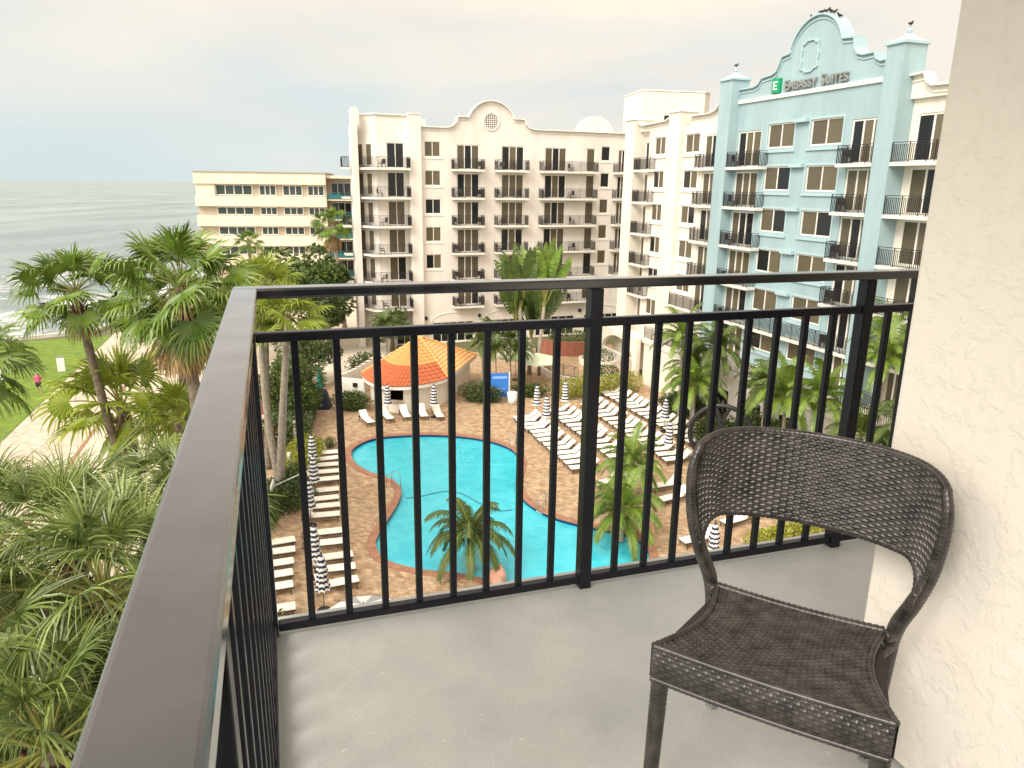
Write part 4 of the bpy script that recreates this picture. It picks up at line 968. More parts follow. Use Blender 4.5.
# ---------------------------------------------------------------- balcony
BA = R(18); BO = (-.704, 1.957, FLOOR)
def bm_(): return MB(BO, BA)
def floorfn(nt, N, L, b):
    tc = N.new('ShaderNodeTexCoord')
    n1 = N.new('ShaderNodeTexNoise'); n1.inputs['Scale'].default_value = 1.7; n1.inputs['Detail'].default_value = 9; n1.inputs['Roughness'].default_value = .65; L.new(tc.outputs['Object'], n1.inputs['Vector'])
    mr = N.new('ShaderNodeMapRange'); mr.inputs[1].default_value = .34; mr.inputs[2].default_value = .68; L.new(n1.outputs['Fac'], mr.inputs[0])
    mx = N.new('ShaderNodeMix'); mx.data_type = 'RGBA'; mx.inputs[6].default_value = (.33,.34,.33,1); mx.inputs[7].default_value = (.48,.48,.455,1); L.new(mr.outputs[0], mx.inputs[0])
    n3 = N.new('ShaderNodeTexNoise'); n3.inputs['Scale'].default_value = 38; n3.inputs['Detail'].default_value = 3; L.new(tc.outputs['Object'], n3.inputs['Vector'])
    m3 = N.new('ShaderNodeMapRange'); m3.inputs[1].default_value = .73; m3.inputs[2].default_value = .78; L.new(n3.outputs['Fac'], m3.inputs[0])
    m4 = N.new('ShaderNodeMix'); m4.data_type = 'RGBA'; m4.inputs[7].default_value = (.58,.57,.52,1); L.new(m3.outputs[0], m4.inputs[0]); L.new(mx.outputs[2], m4.inputs[6]); L.new(m4.outputs[2], b.inputs['Base Color'])
    n2 = N.new('ShaderNodeTexNoise'); n2.inputs['Scale'].default_value = 150; n2.inputs['Detail'].default_value = 4; L.new(tc.outputs['Object'], n2.inputs['Vector'])
    bp = N.new('ShaderNodeBump'); bp.inputs['Strength'].default_value = .35; bp.inputs['Distance'].default_value = .004; L.new(n2.outputs['Fac'], bp.inputs['Height']); L.new(bp.outputs[0], b.inputs['Normal'])
M['floor'] = shader('grey_deck_paint', floorfn, .42)
b = bm_(); b.prism([(-.12, -3.2), (3.2, -3.2), (3.2, .13), (-.12, .13)], -.22, 0)
tag(b.build('balcony_floor', M['floor']), None, None, None, 'structure')
b = bm_(); b.prism([(-.12, -3.2), (3.2, -3.2), (3.2, .05), (-.12, .05)], 2.62, 2.85)
tag(b.build('balcony_ceiling', M['stucco_w']), None, None, None, 'structure')
def stuccofn(nt, N, L, b):
    tc = N.new('ShaderNodeTexCoord'); b.inputs['Base Color'].default_value = (.74,.66,.54,1)
    n1 = N.new('ShaderNodeTexNoise'); n1.inputs['Scale'].default_value = 19; n1.inputs['Detail'].default_value = 7; n1.inputs['Roughness'].default_value = .6; n1.inputs['Distortion'].default_value = .25; L.new(tc.outputs['Object'], n1.inputs['Vector'])
    r1 = N.new('ShaderNodeMapRange'); r1.inputs[1].default_value = .47; r1.inputs[2].default_value = .60; r1.interpolation_type = 'SMOOTHSTEP'; L.new(n1.outputs['Fac'], r1.inputs[0])
    n2 = N.new('ShaderNodeTexNoise'); n2.inputs['Scale'].default_value = 90; n2.inputs['Detail'].default_value = 5; L.new(tc.outputs['Object'], n2.inputs['Vector'])
    ad = N.new('ShaderNodeMath'); ad.operation = 'MULTIPLY_ADD'; ad.inputs[1].default_value = .45; L.new(n2.outputs['Fac'], ad.inputs[0]); L.new(r1.outputs[0], ad.inputs[2])
    bp = N.new('ShaderNodeBump'); bp.inputs['Strength'].default_value = .36; bp.inputs['Distance'].default_value = .004; L.new(ad.outputs[0], bp.inputs['Height']); L.new(bp.outputs[0], b.inputs['Normal'])
    n4 = N.new('ShaderNodeTexNoise'); n4.inputs['Scale'].default_value = 1.2; n4.inputs['Detail'].default_value = 6; L.new(tc.outputs['Object'], n4.inputs['Vector'])
    mx = N.new('ShaderNodeMix'); mx.data_type = 'RGBA'; mx.inputs[6].default_value = (.73,.67,.59,1); mx.inputs[7].default_value = (.78,.73,.65,1); L.new(n4.outputs['Fac'], mx.inputs[0]); L.new(mx.outputs[2], b.inputs['Base Color'])
M['stucco_near'] = shader('trowelled_stucco', stuccofn, .9)
b = bm_(); b.box(1.43, 1.72, -3.2, -.79, .003, 2.617)
o = b.build('stucco_wall', M['stucco_near']); tag(o, 'cream trowelled stucco wall at the right side of the balcony beside the wicker chair', 'wall')
bv = o.modifiers.new('bevel', 'BEVEL'); bv.width = .012; bv.segments = 3
b = bm_(); b.box(2.75, 2.95, -3.2, .05, .003, 2.617); tag(b.build('neighbour_wall', M['stucco_near']), 'stucco wall hidden behind the side wall where the railing ends', 'wall')
fwt = thing('facade_wall', 'stucco facade wall with a wide dark sliding door behind the viewer', 'wall', MB(BO, BA).T((1, -3.3, 0)), world=True)
b = bm_(); b.box(-.1, 3.2, -3.5, -3.31, -.2, 2.85); b.build('wall', M['stucco_near'], fwt)
b = bm_(); b.box(-.05, 2.6, -3.3, -3.25, .05, 2.3); b.build('sliding_door', M['pane_dark'], fwt)

def railpaint(nt, N, L, b):
    tc = N.new('ShaderNodeTexCoord')
    n1 = N.new('ShaderNodeTexNoise'); n1.inputs['Scale'].default_value = 9; n1.inputs['Detail'].default_value = 7; L.new(tc.outputs['Object'], n1.inputs['Vector'])
    mr = N.new('ShaderNodeMapRange'); mr.inputs[1].default_value = .35; mr.inputs[2].default_value = .7; mr.inputs[3].default_value = .20; mr.inputs[4].default_value = .36; L.new(n1.outputs['Fac'], mr.inputs[0]); L.new(mr.outputs[0], b.inputs['Roughness'])
    mx = N.new('ShaderNodeMix'); mx.data_type = 'RGBA'; mx.inputs[6].default_value = (.006,.007,.011,1); mx.inputs[7].default_value = (.013,.012,.016,1); L.new(mr.outputs[0], mx.inputs[0]); L.new(mx.outputs[2], b.inputs['Base Color'])
    n2 = N.new('ShaderNodeTexNoise'); n2.inputs['Scale'].default_value = 60; n2.inputs['Detail'].default_value = 4; L.new(tc.outputs['Object'], n2.inputs['Vector'])
    bp = N.new('ShaderNodeBump'); bp.inputs['Strength'].default_value = .12; bp.inputs['Distance'].default_value = .003; L.new(n2.outputs['Fac'], bp.inputs['Height']); L.new(bp.outputs[0], b.inputs['Normal'])
M['rail'] = bpy.data.materials.new('black_satin_rail_paint'); M['rail'].use_nodes = True
railpaint(M['rail'].node_tree, M['rail'].node_tree.nodes, M['rail'].node_tree.links, M['rail'].node_tree.nodes['Principled BSDF'])
M['rail'].node_tree.nodes['Principled BSDF'].inputs['Specular IOR Level'].default_value = .35
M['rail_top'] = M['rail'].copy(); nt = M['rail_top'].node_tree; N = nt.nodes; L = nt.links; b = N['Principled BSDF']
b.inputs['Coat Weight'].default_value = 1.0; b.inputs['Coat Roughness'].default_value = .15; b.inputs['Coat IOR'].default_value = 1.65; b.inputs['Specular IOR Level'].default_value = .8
old = b.inputs['Base Color'].links[0].from_socket      # upper face paler: sky sheen put into the colour, in sun-bleached patches
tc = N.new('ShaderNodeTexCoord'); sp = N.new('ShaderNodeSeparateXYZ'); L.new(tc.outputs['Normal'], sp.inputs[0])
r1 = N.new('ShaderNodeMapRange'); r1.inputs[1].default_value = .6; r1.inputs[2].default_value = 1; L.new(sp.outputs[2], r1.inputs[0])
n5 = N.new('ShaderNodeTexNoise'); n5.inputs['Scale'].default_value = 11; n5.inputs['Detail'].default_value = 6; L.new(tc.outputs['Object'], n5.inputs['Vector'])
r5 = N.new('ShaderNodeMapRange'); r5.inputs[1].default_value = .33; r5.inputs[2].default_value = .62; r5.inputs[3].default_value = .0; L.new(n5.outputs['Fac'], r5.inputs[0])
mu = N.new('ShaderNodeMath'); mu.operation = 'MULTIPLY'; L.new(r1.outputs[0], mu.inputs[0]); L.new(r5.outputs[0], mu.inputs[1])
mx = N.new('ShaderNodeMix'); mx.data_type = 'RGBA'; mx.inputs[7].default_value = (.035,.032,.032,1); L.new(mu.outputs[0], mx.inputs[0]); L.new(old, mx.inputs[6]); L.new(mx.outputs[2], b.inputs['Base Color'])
rl = thing('balcony_railing', 'black metal balcony railing with square balusters turning the corner at the left', 'railing', MB(BO, BA).T((0, 0, 0)), world=True)
def rpart(name, *boxes, bev=.004):
    b = bm_()
    for q in boxes: b.box(*q)
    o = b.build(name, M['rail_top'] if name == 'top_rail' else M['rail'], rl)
    if bev: m_ = o.modifiers.new('bevel', 'BEVEL'); m_.width = bev; m_.segments = 3 if name == 'top_rail' else 2
    return o
XW = 2.74
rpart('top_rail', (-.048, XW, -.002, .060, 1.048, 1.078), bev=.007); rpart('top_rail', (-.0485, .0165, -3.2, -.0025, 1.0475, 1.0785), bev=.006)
rpart('middle_rail', (.002, XW, .012, .042, .925, .953)); rpart('middle_rail', (-.033, -.003, -3.2, .010, .925, .953))
rpart('bottom_rail', (.002, XW, .012, .042, .018, .046)); rpart('bottom_rail', (-.033, -.003, -3.2, .010, .018, .046))
for x in (1.02, 2.083): rpart('post', (x-.021, x+.021, .004, .050, 0, 1.047), bev=.003)
rpart('post', (-.040, .001, .011, .052, 0, 1.047), bev=.003)
for y in (-1.45, -2.5): rpart('post', (-.040, .002, y-.02, y+.02, 0, 1.047), bev=.003)
for x in (.103, .218, .332, .442, .555, .667, .78, .896, 1.137, 1.253, 1.368, 1.483, 1.6, 1.716, 1.832, 1.95, 2.195, 2.31, 2.425, 2.54): rpart('baluster', (x-.0105, x+.0105, .017, .037, .046, .925), bev=.002)
for k in range(27):
    y = -.105-.1145*k
    if abs(y+1.45) > .05 and abs(y+2.5) > .05: rpart('baluster', (-.027, -.009, y-.0095, y+.0095, .046, .925), bev=.002)

# ---------------------------------------------------------------- wicker chair
def wickermat():
    m = mat('dark_brown_wicker', (.072,.062,.055), .28, col2=(.018,.0155,.0145), vscale=30, island=.0, spec=.5)
    return m
M['wicker'] = wickermat(); M['wicker_dark'] = mat('dark_inner_wicker', (.03,.024,.02), .6)
Vc = Vector
def weave(b, fn, cols, rows, amp, su=4, sv=4, flip=1, u0=0., u1=1., v0=0., v1=1.):
    nu, nv = cols*su, rows*sv; i0 = len(b.v); g = []
    for j in range(nv+1):
        v = v0+(v1-v0)*j/nv
        for i in range(nu+1):
            u = u0+(u1-u0)*i/nu; g.append(Vc(fn(u, v)))
    W_ = nu+1
    for j in range(nv+1):
        for i in range(nu+1):
            p = g[j*W_+i]; a = g[j*W_+max(i-1, 0)]; c = g[j*W_+min(i+1, nu)]; e = g[max(j-1, 0)*W_+i]; f = g[min(j+1, nv)*W_+i]
            n_ = (c-a).cross(f-e); n_ = n_.normalized()*flip if n_.length > 1e-12 else Vc((0, 0, 0))
            fr = (j % sv)/sv; row = j//sv; prof = math.sin(math.pi*fr)**.6 if 0 < fr < 1 else 0
            s_ = math.cos(math.pi*(i/su))*(1 if row % 2 else -1); fu = abs((i/su) % 1-.0); fu = min(fu, 1-fu)
            hh = (.45+.75*s_)*prof*1.5-.9*(1-prof); stake = .15 if fu < .17 else -2
            ed = min(1, i/3, (nu-i)/3)
            b.v.append(tuple(p+n_*amp*ed*max(hh, stake)))
    for j in range(nv):
        for i in range(nu):
            a = i0+j*W_+i; q = (a, a+1, a+W_+1, a+W_); b.f.append(q if flip > 0 else tuple(reversed(q))); b.m.append(0)
def wrap_tube(b, pts, rad, n=12, pitch=.009, amp=.0016, ry=1.0):
    """tube wrapped with strand: radius ripples along its length"""
    P_ = [Vc(p) for p in pts]; L_ = [0]
    for a, c in zip(P_[:-1], P_[1:]): L_.append(L_[-1]+(c-a).length)
    tot = L_[-1]; steps = max(4, int(tot/pitch)*3); out = []; rr = []
    for k in range(steps+1):
        s_ = tot*k/steps; i = 0
        while i < len(L_)-2 and L_[i+1] < s_: i += 1
        f = (s_-L_[i])/max(1e-6, L_[i+1]-L_[i])
        p0 = P_[max(i-1, 0)]; p1 = P_[i]; p2 = P_[i+1]; p3 = P_[min(i+2, len(P_)-1)]
        out.append(.5*((2*p1)+(-p0+p2)*f+(2*p0-5*p1+4*p2-p3)*f*f+(-p0+3*p1-3*p2+p3)*f**3))
        r0 = rad[i]+(rad[i+1]-rad[i])*f if isinstance(rad, (list, tuple)) else rad
        rr.append(r0+amp*(1 if k % 3 else -1))
    b.tube(out, rr, n)
ch_o = (.288+.905*.222, 1.287-.425*.222, FLOOR)
chair = thing('wicker_chair', 'dark brown woven wicker armless chair with curved open back on the balcony', 'chair', ch_o, R(-29.5))
def seat_pt(u, v):
    w_ = .222*(1-v)+.185*v-.034*math.sin(math.pi*v)
    z = .452-.040*v**1.3-.010*math.sin(math.pi*v)-.006*math.sin(math.pi*u)
    return ((u*2-1)*w_, .372*v, z)
def edge_round(u, v):
    x, y, z = seat_pt(u, v); return (x, y, z)
b = MB(); weave(b, seat_pt, 32, 46, .0021, 6, 4)
seat = b.build('seat', M['wicker'], chair, True)
b = MB()
n_ = 24
def ap(side, u, v):
    if side == 'f': x, y, z = seat_pt(u, 0); return (x, y-.004-.006*math.sin(v*3.1), z-.003-.068*v)
    if side == 'l': x, y, z = seat_pt(0, u); return (x-.004, y, z-.003-.070*v)
    x, y, z = seat_pt(1, u); return (x+.004, y, z-.003-.070*v)
weave(b, lambda u, v: ap('f', u, 1-v), 36, 8, .0015, 6, 4, 1); weave(b, lambda u, v: ap('l', 1-u, 1-v), 28, 7, .0015, 6, 4, 1); weave(b, lambda u, v: ap('r', u, 1-v), 28, 7, .0015, 6, 4, 1)
b.build('apron', M['wicker'], chair, True)
b = MB(); wrap_tube(b, [seat_pt(k/12, 0) for k in range(13)], .0068, 8, .012, .0004)
wrap_tube(b, [seat_pt(0, k/12) for k in range(13)], .0065, 8, .012, .001); wrap_tube(b, [seat_pt(1, k/12) for k in range(13)], .0065, 8, .012, .001); wrap_tube(b, [seat_pt(k/12, 1) for k in range(13)], .010, 8, .012, .001)
wrap_tube(b, [(p[0], p[1]-.006, p[2]-.072) for p in (seat_pt(k/12, 0) for k in range(13))], .006, 8, .012, .0004)
b.build('seat_edge', M['wicker'], chair, True)
b = MB(); q = [Vc(seat_pt(u, v))+Vc((0, 0, -.012)) for u, v in ((.01, .01), (.99, .01), (.99, .99), (.01, .99))]
b.quad(*q); b.build('seat_underside', M['wicker_dark'], chair)
PH = R(80)
POSTS = [(.36, .200), (.43, .208), (.50, .230), (.58, .252), (.66, .262), (.74, .262), (.80, .258)]
def postx(z):
    for (z0, x0), (z1, x1) in zip(POSTS[:-1], POSTS[1:]):
        if z <= z1: return x0+(x1-x0)*max(0, (z-z0))/(z1-z0)
    return .258
def back_xy(t, z):
    ph = t*PH; x = .258*math.sin(ph)/math.sin(PH); y = .335+.120*(math.cos(ph)-math.cos(PH))/(1-math.cos(PH))+.10*(z-.60)
    k = postx(z)/.262; x *= 1+(k-1)*abs(t)**2
    return x, y
def ztop(t): return .798-.034*abs(t)**4
def zbot(t):
    a = abs(t); s_ = max(0, (a-.62)/.38); return .592-.10*s_**2.0
def back_pt(u, v):
    t = u*2-1; z = zbot(t)+(ztop(t)-zbot(t))*v; x, y = back_xy(t, z); return (x, y, z)
b = MB(); weave(b, back_pt, 46, 30, .0019, 6, 4, 1)
b.build('backrest', M['wicker'], chair, True)
b = MB(); weave(b, lambda u, v: tuple(Vc(back_pt(u, v))+Vc((0, .020, 0))), 40, 26, .003, 2, 2, -1)
b.build('backrest_rear', M['wicker'], chair, True)
b = MB(); wrap_tube(b, [tuple(Vc(back_pt(k/30, 1))+Vc((0, .010, 0))) for k in range(31)], .0085, 12, .011, .0004); b.build('top_rim', M['wicker'], chair, True)
b = MB(); wrap_tube(b, [tuple(Vc(back_pt(.03+.94*k/30, 0))+Vc((0, .010, 0))) for k in range(31)], .0100, 10, .011, .0008); b.build('lower_rim', M['wicker'], chair, True)
for sg_ in (-1, 1):
    x9, y9 = back_xy(sg_, .765)
    pts = [(x9*.985, y9+.014, .768), (sg_*.262, .348, .72), (sg_*.262, .347, .66), (sg_*.252, .350, .58), (sg_*.230, .362, .50), (sg_*.208, .380, .43), (sg_*.200, .398, .36)]
    b = MB(); wrap_tube(b, pts, [.010, .0115, .0125, .0145, .017, .0175, .016], 12, .010, .0005); b.build('back_post', M['wicker'], chair, True)
    b = MB(); wrap_tube(b, [(sg_*.200, .398, .37), (sg_*.196, .425, .2), (sg_*.190, .462, .012)], [.018, .016, .014], 10, .008, .0008); lg_ = b.build('leg', M['wicker'], chair, True)
    b = MB(); b.lathe([(.014, 0), (.017, .004), (.017, .016), (.012, .02)], (sg_*.190, .464, -.003), 10); b.build('foot_glide', M['grey'], lg_)
    b = MB(); wrap_tube(b, [(sg_*.206, .016, .435), (sg_*.208, .012, .30), (sg_*.212, .002, .012)], [.019, .017, .014], 12, .008, .0010); lg_ = b.build('leg', M['wicker'], chair, True)
    b = MB(); b.lathe([(.014, 0), (.017, .004), (.017, .016), (.012, .02)], (sg_*.212, .002, -.003), 10); b.build('foot_glide', M['grey'], lg_)
    b = MB(); wrap_tube(b, [(sg_*.186, .36, .405), (sg_*.206, .378, .405)], .013, 8, .01, .001); wrap_tube(b, [(sg_*.178, .34, .365), (sg_*.204, .392, .370)], .012, 8, .01, .001); b.build('bracket', M['wicker'], chair, True)

# ---------------------------------------------------------------- loungers
NV = Vector((.9427, .334)); WV = Vector((.334, -.9427))
def nw(n_, w_): p = NV*n_+WV*w_; return (p.x, p.y)
def lounger_proto(name, label, flat=False):
    t = thing(name, label, 'sun lounger', (0, 0, 0), 0)
    b = MB(); b.box(0, 1.95, -.31, -.27, .27, .32); b.box(0, 1.95, .27, .31, .27, .32); b.box(0, .05, -.27, .27, .27, .32); b.box(1.9, 1.95, -.27, .27, .27, .32); b.build('frame', M['brown_metal'], t)
    for x in (.12, 1.78):
        for y in (-.29, .29):
            b = MB(); b.box(x-.02, x+.02, y-.02, y+.02, 0.003, .27); b.build('leg', M['brown_metal'], t)
    b = MB(); b.box(.0, 1.28, -.285, .285, .323, .385); o = b.build('seat_pad', M['cushion'], t); m_ = o.modifiers.new('bevel', 'BEVEL'); m_.width = .02; m_.segments = 2
    b = MB()
    if flat: b.box(1.29, 1.95, -.285, .285, .323, .385)
    else:
        b.bar((1.29, 0, .345), (1.83, 0, .80), .57, .055)
        b.mi = 0
    o = b.build('back_pad', M['cushion'], t); m_ = o.modifiers.new('bevel', 'BEVEL'); m_.width = .02; m_.segments = 2
    if not flat:
        
        for y_ in (-.25, .25): b = MB(); b.bar((1.6, y_, .29), (1.72, y_, .66), .03, .03); b.build('back_support', M['brown_metal'], t)
    return t
P1 = lounger_proto('sun_lounger', 'x'); P2 = lounger_proto('flat_sun_lounger', 'x', True)
used = {P1.name: 0, P2.name: 0}
AN = math.atan2(.334, .9427)
def put(proto, x, y, rz, label, group):
    rz += rnd.uniform(-.09, .09)
    if not used[proto.name]:
        used[proto.name] = 1
        if proto.name not in KIDS: KIDS[proto.name] = [(c, kids(c)) for c in kids(proto)]
        proto.location = (x, y, .004); proto.rotation_euler = (0, 0, rz); proto['label'] = label; proto['group'] = group; return proto
    return dup(proto, (x, y, .004), rz, label, group)
def row(n0, w0, w1, cnt, desc, group, drift=0.0):
    for k in range(cnt):
        w_ = w0+(w1-w0)*k/(cnt-1); x, y = nw(n0+drift*k/(cnt-1)+rnd.uniform(-.07, .07), w_)
        put(P1, x, y, AN, '%s cream lounger from the far end of %s' % (ORD[k], desc), group)
GD = 'cream sun loungers in the rows right of the pool'
row(17.45, -48.8, -38.3, 13, 'the row nearest the pool edge', GD)
row(20.5, -49.6, -39.4, 12, 'the second row away from the pool', GD)
row(23.6, -50.2, -37.8, 14, 'the third row away from the pool', GD, .1)
row(26.7, -53.2, -40.4, 15, 'the top row under the palm planting', GD, .3)
for i, (x, y, a, lab) in enumerate(((8.1, 39.2, 0, 'lounger turned to the pool beside the small round table'), (8.3, 37.4, .1, 'lounger right below the round table, its foot end free'), (4.9, 39.4, .2, 'lone lounger half hidden by the large feather palm'), (8.4, 32.5, .1, 'lounger foot seen just above the bottom rail left of the chair leg'), (11.0, 34.6, .2, 'lounger seen through the opening of the wicker chair back'))):
    put(P1, x, y, AN+a, lab, 'loose loungers near the right palms')
GB = 'cream sun loungers along the left planting'
for k, (x, y) in enumerate([(-11.1,44.2),(-10.85,43.2),(-10.6,42.1),(-10.3,41.0),(-10.0,39.9),(-9.7,38.3),(-9.45,37.2),(-9.15,36.2),(-8.9,35.1),(-8.35,33.2),(-8.0,32.1),(-7.3,30.8),(-6.95,29.7),(-6.6,28.6)]):
    put(P1, x, y, AN+math.pi, '%s cream lounger from the far end of the left row behind the striped parasols' % ORD[k], GB)
for k, (x, y) in enumerate([(-10.4,32.2),(-10.1,31.2),(-9.85,30.1),(-9.6,29.1),(-9.3,28.1),(-8.7,26.4)]):
    put(P2, x, y, AN+math.pi+.05, '%s flat lounger from the far end of the short column beside the railing corner' % ORD[k], 'flat loungers at the far left of the deck')
for k, (x, y, a) in enumerate([(-10.1,50.2,.15),(-8.85,51.1,.05),(-7.7,51.6,.0),(-6.45,51.8,-.05),(-5.25,51.7,.05)]):
    put(P1, x, y, AN+math.pi/2+a, '%s lounger from the left in front of the orange-roofed kiosk' % ORD[k], 'loungers in front of the kiosk')

# ---------------------------------------------------------------- parasols
def stripefn(freq, off=0.0):
    def fn(nt, N, L, b):
        tc = N.new('ShaderNodeTexCoord'); sp = N.new('ShaderNodeSeparateXYZ'); L.new(tc.outputs['Object'], sp.inputs[0])
        n = N.new('ShaderNodeTexNoise'); n.inputs['Scale'].default_value = 5; L.new(tc.outputs['Object'], n.inputs['Vector'])
        a = N.new('ShaderNodeMath'); a.operation = 'MULTIPLY_ADD'; a.inputs[1].default_value = .10; L.new(n.outputs['Fac'], a.inputs[0]); L.new(sp.outputs[2], a.inputs[2])
        m = N.new('ShaderNodeMath'); m.operation = 'MULTIPLY'; m.inputs[1].default_value = freq; L.new(a.outputs[0], m.inputs[0])
        f = N.new('ShaderNodeMath'); f.operation = 'FRACT'; L.new(m.outputs[0], f.inputs[0])
        g = N.new('ShaderNodeMath'); g.operation = 'GREATER_THAN'; g.inputs[1].default_value = .5; L.new(f.outputs[0], g.inputs[0])
        mx = N.new('ShaderNodeMix'); mx.data_type = 'RGBA'; mx.inputs[6].default_value = (.02,.025,.06,1); mx.inputs[7].default_value = (.78,.76,.72,1); L.new(g.outputs[0], mx.inputs[0]); L.new(mx.outputs[2], b.inputs['Base Color'])
    return fn
M['stripe'] = shader('navy_white_striped_canvas', stripefn(4.4), .85)
def closed_parasol(name, label, m, h=2.55, base_m=None):
    t = thing(name, label, 'parasol', (0, 0, 0)); b = MB(); b.lathe([(.025, .05), (.025, h)], n=8); b.build('pole', M['grey'], t, True)
    b = MB(); nn = 24; rings = []
    prof = [(.05, h-.02), (.09, h-.12), (.15, h-.4), (.20, h-.75), (.17, h-1.05), (.22, h-1.3), (.27, h-1.55)]
    for r_, z in prof:
        for j in range(nn):
            a = 2*math.pi*j/nn; rr = r_*(1+.28*math.cos(8*a)*(0 if r_ < .06 else 1)); b.v.append((rr*math.cos(a), rr*math.sin(a), z-.02*math.cos(8*a)))
    for k in range(len(prof)-1):
        for j in range(nn):
            a = k*nn+j; c = k*nn+(j+1) % nn; b.f.append((a+nn, c+nn, c, a)); b.m.append(0)
    b.f.append(tuple(range(nn))); b.m.append(0)
    b.build('canopy', m, t, True)
    b = MB(); b.lathe([(.015, h-.02), (.04, h+.03), (.03, h+.09), (.005, h+.12)], n=8); b.build('finial', M['iron'], t)
    b = MB(); b.lathe([(.28, .004), (.28, .05), (.20, .09), (.05, .11)], n=18); b.build('base', base_m or M['iron'], t); return t
pp = closed_parasol('striped_parasol', 'x', M['stripe'])
spots = [(-11.9, 41.2, 'closed striped parasol at the far end of the left lounger row'), (-10.9, 37.75, 'closed striped parasol second from the far end of the left lounger row'), (-10.2, 34.3, 'closed striped parasol in the middle of the left lounger row'),
 (-8.6, 29.2, 'closed striped parasol second from the near end of the left lounger row'), (-7.6, 26.6, 'nearest closed striped parasol of the left lounger row'), (-9.3, 52.6, 'closed striped parasol behind the kiosk loungers on the left'), (-5.85, 52.7, 'closed striped parasol standing against the white kiosk wall'),
 (1.9, 53.0, 'closed striped parasol beside the low shrub and the white bin'), (2.5, 50.1, 'closed striped parasol at the top of the row nearest the pool'), (4.1, 54.2, 'closed striped parasol beside the thick middle railing post'), (11.0, 50.0, 'closed striped parasol among the upper lounger rows, farther one'), (10.15, 44.6, 'closed striped parasol among the upper lounger rows, nearer one'), (6.9, 41.4, 'closed striped parasol between the second and third lounger rows'), (9.2, 30.0, 'closed striped parasol seen through the wicker chair back')]
for i, (x, y, lab) in enumerate(spots):
    if i == 0: pp.location = (x, y, .004); pp['label'] = lab; pp['group'] = 'closed striped parasols'
    else: dup(pp, (x, y, .004), i*.7, lab, 'closed striped parasols')
tl = closed_parasol('teal_parasol', 'closed teal parasol rising from a dark blue covered stand left of the kiosk', mat('teal_canvas', (.0,.28,.27), .8), 3.2)
tl.location = (-14.9, 54.9, .004)
ts = thing('covered_stand', 'navy blue covered stand under the teal parasol', 'cart', (-14.9, 54.7, .004)); b = MB(); b.prism([(-.75, -.55), (.75, -.55), (.75, .55), (-.75, .55)], 0, .05)
i = len(b.v)
for z, s_ in ((.05, 1), (1.0, .72), (1.45, .55)): b.v += [(a*.75*s_, c*.55*s_, z) for a, c in ((-1,-1),(1,-1),(1,1),(-1,1))]
for k in range(2):
    for j in range(4): b.f.append((i+4*k+j, i+4*k+(j+1) % 4, i+4*k+4+(j+1) % 4, i+4*k+4+j)); b.m.append(0)
b.f.append((i+8, i+9, i+10, i+11)); b.m.append(0); b.build('cover', M['navy'], ts); b = MB(); b.box(-.3, .3, -.62, -.56, .3, .5); b.build('handle', M['grey'], ts)
# open striped parasol just below the balcony
op = thing('open_parasol', 'open white parasol with thin grey stripes just below the balcony slab', 'parasol', (-5.1, 22.7, .004)); b = MB(); nn = 16
b.v.append((0, 0, 2.75))
for j in range(nn): a = 2*math.pi*j/nn; b.v.append((1.5*math.cos(a), 1.5*math.sin(a), 2.2))
for j in range(nn): a = 2*math.pi*j/nn; b.v.append((1.52*math.cos(a), 1.52*math.sin(a), 2.02-.03*(j % 2)))
for j in range(nn): b.f.append((0, 1+j, 1+(j+1) % nn)); b.f.append((1+j, 1+nn+j, 1+nn+(j+1) % nn, 1+(j+1) % nn)); b.m += [j % 2, j % 2]
b.build('canopy', [M['canvas'], mat('pale_grey_canvas', (.35,.36,.38), .8)], op); b = MB(); b.lathe([(.025, .05), (.025, 2.85)], n=8); b.build('pole', M['iron'], op); b = MB(); b.lathe([(.3, 0), (.3, .05), (.06, .09)], n=16); b.build('base', M['iron'], op)

# ---------------------------------------------------------------- kiosk
kc = [(-12.1, 57.0), (-5.0, 55.9), (-3.2, 64.0), (-10.3, 65.1)]; apex = Vector((-7.8, 60.3, 4.55)); ez = 2.2
ks = thing('pool_kiosk', 'round-fronted white pool kiosk with a hipped orange barrel tile roof', 'kiosk', (-7.5, 59, 0), world=True)
def eave(i, u, inset=0.0):
    a = Vector(kc[i]); c = Vector(kc[(i+1) % 4]); p = a.lerp(c, u); t_ = (c-a).normalized(); nn_ = Vector((t_.y, -t_.x))
    bul = 3.5*math.sin(math.pi*u)**.7 if i == 0 else 0
    p = p+nn_*bul
    if inset: p = p+(Vector((apex.x, apex.y))-p).normalized()*inset
    return p
redm = mat('red_orange_roof_tile', (.52,.13,.045), .7, col2=(.34,.09,.03), vscale=5); orm = mat('orange_roof_tile', (.72,.34,.11), .7, col2=(.55,.22,.07), vscale=5); yem = mat('pale_orange_roof_tile', (.78,.43,.17), .7, col2=(.62,.30,.11), vscale=5)
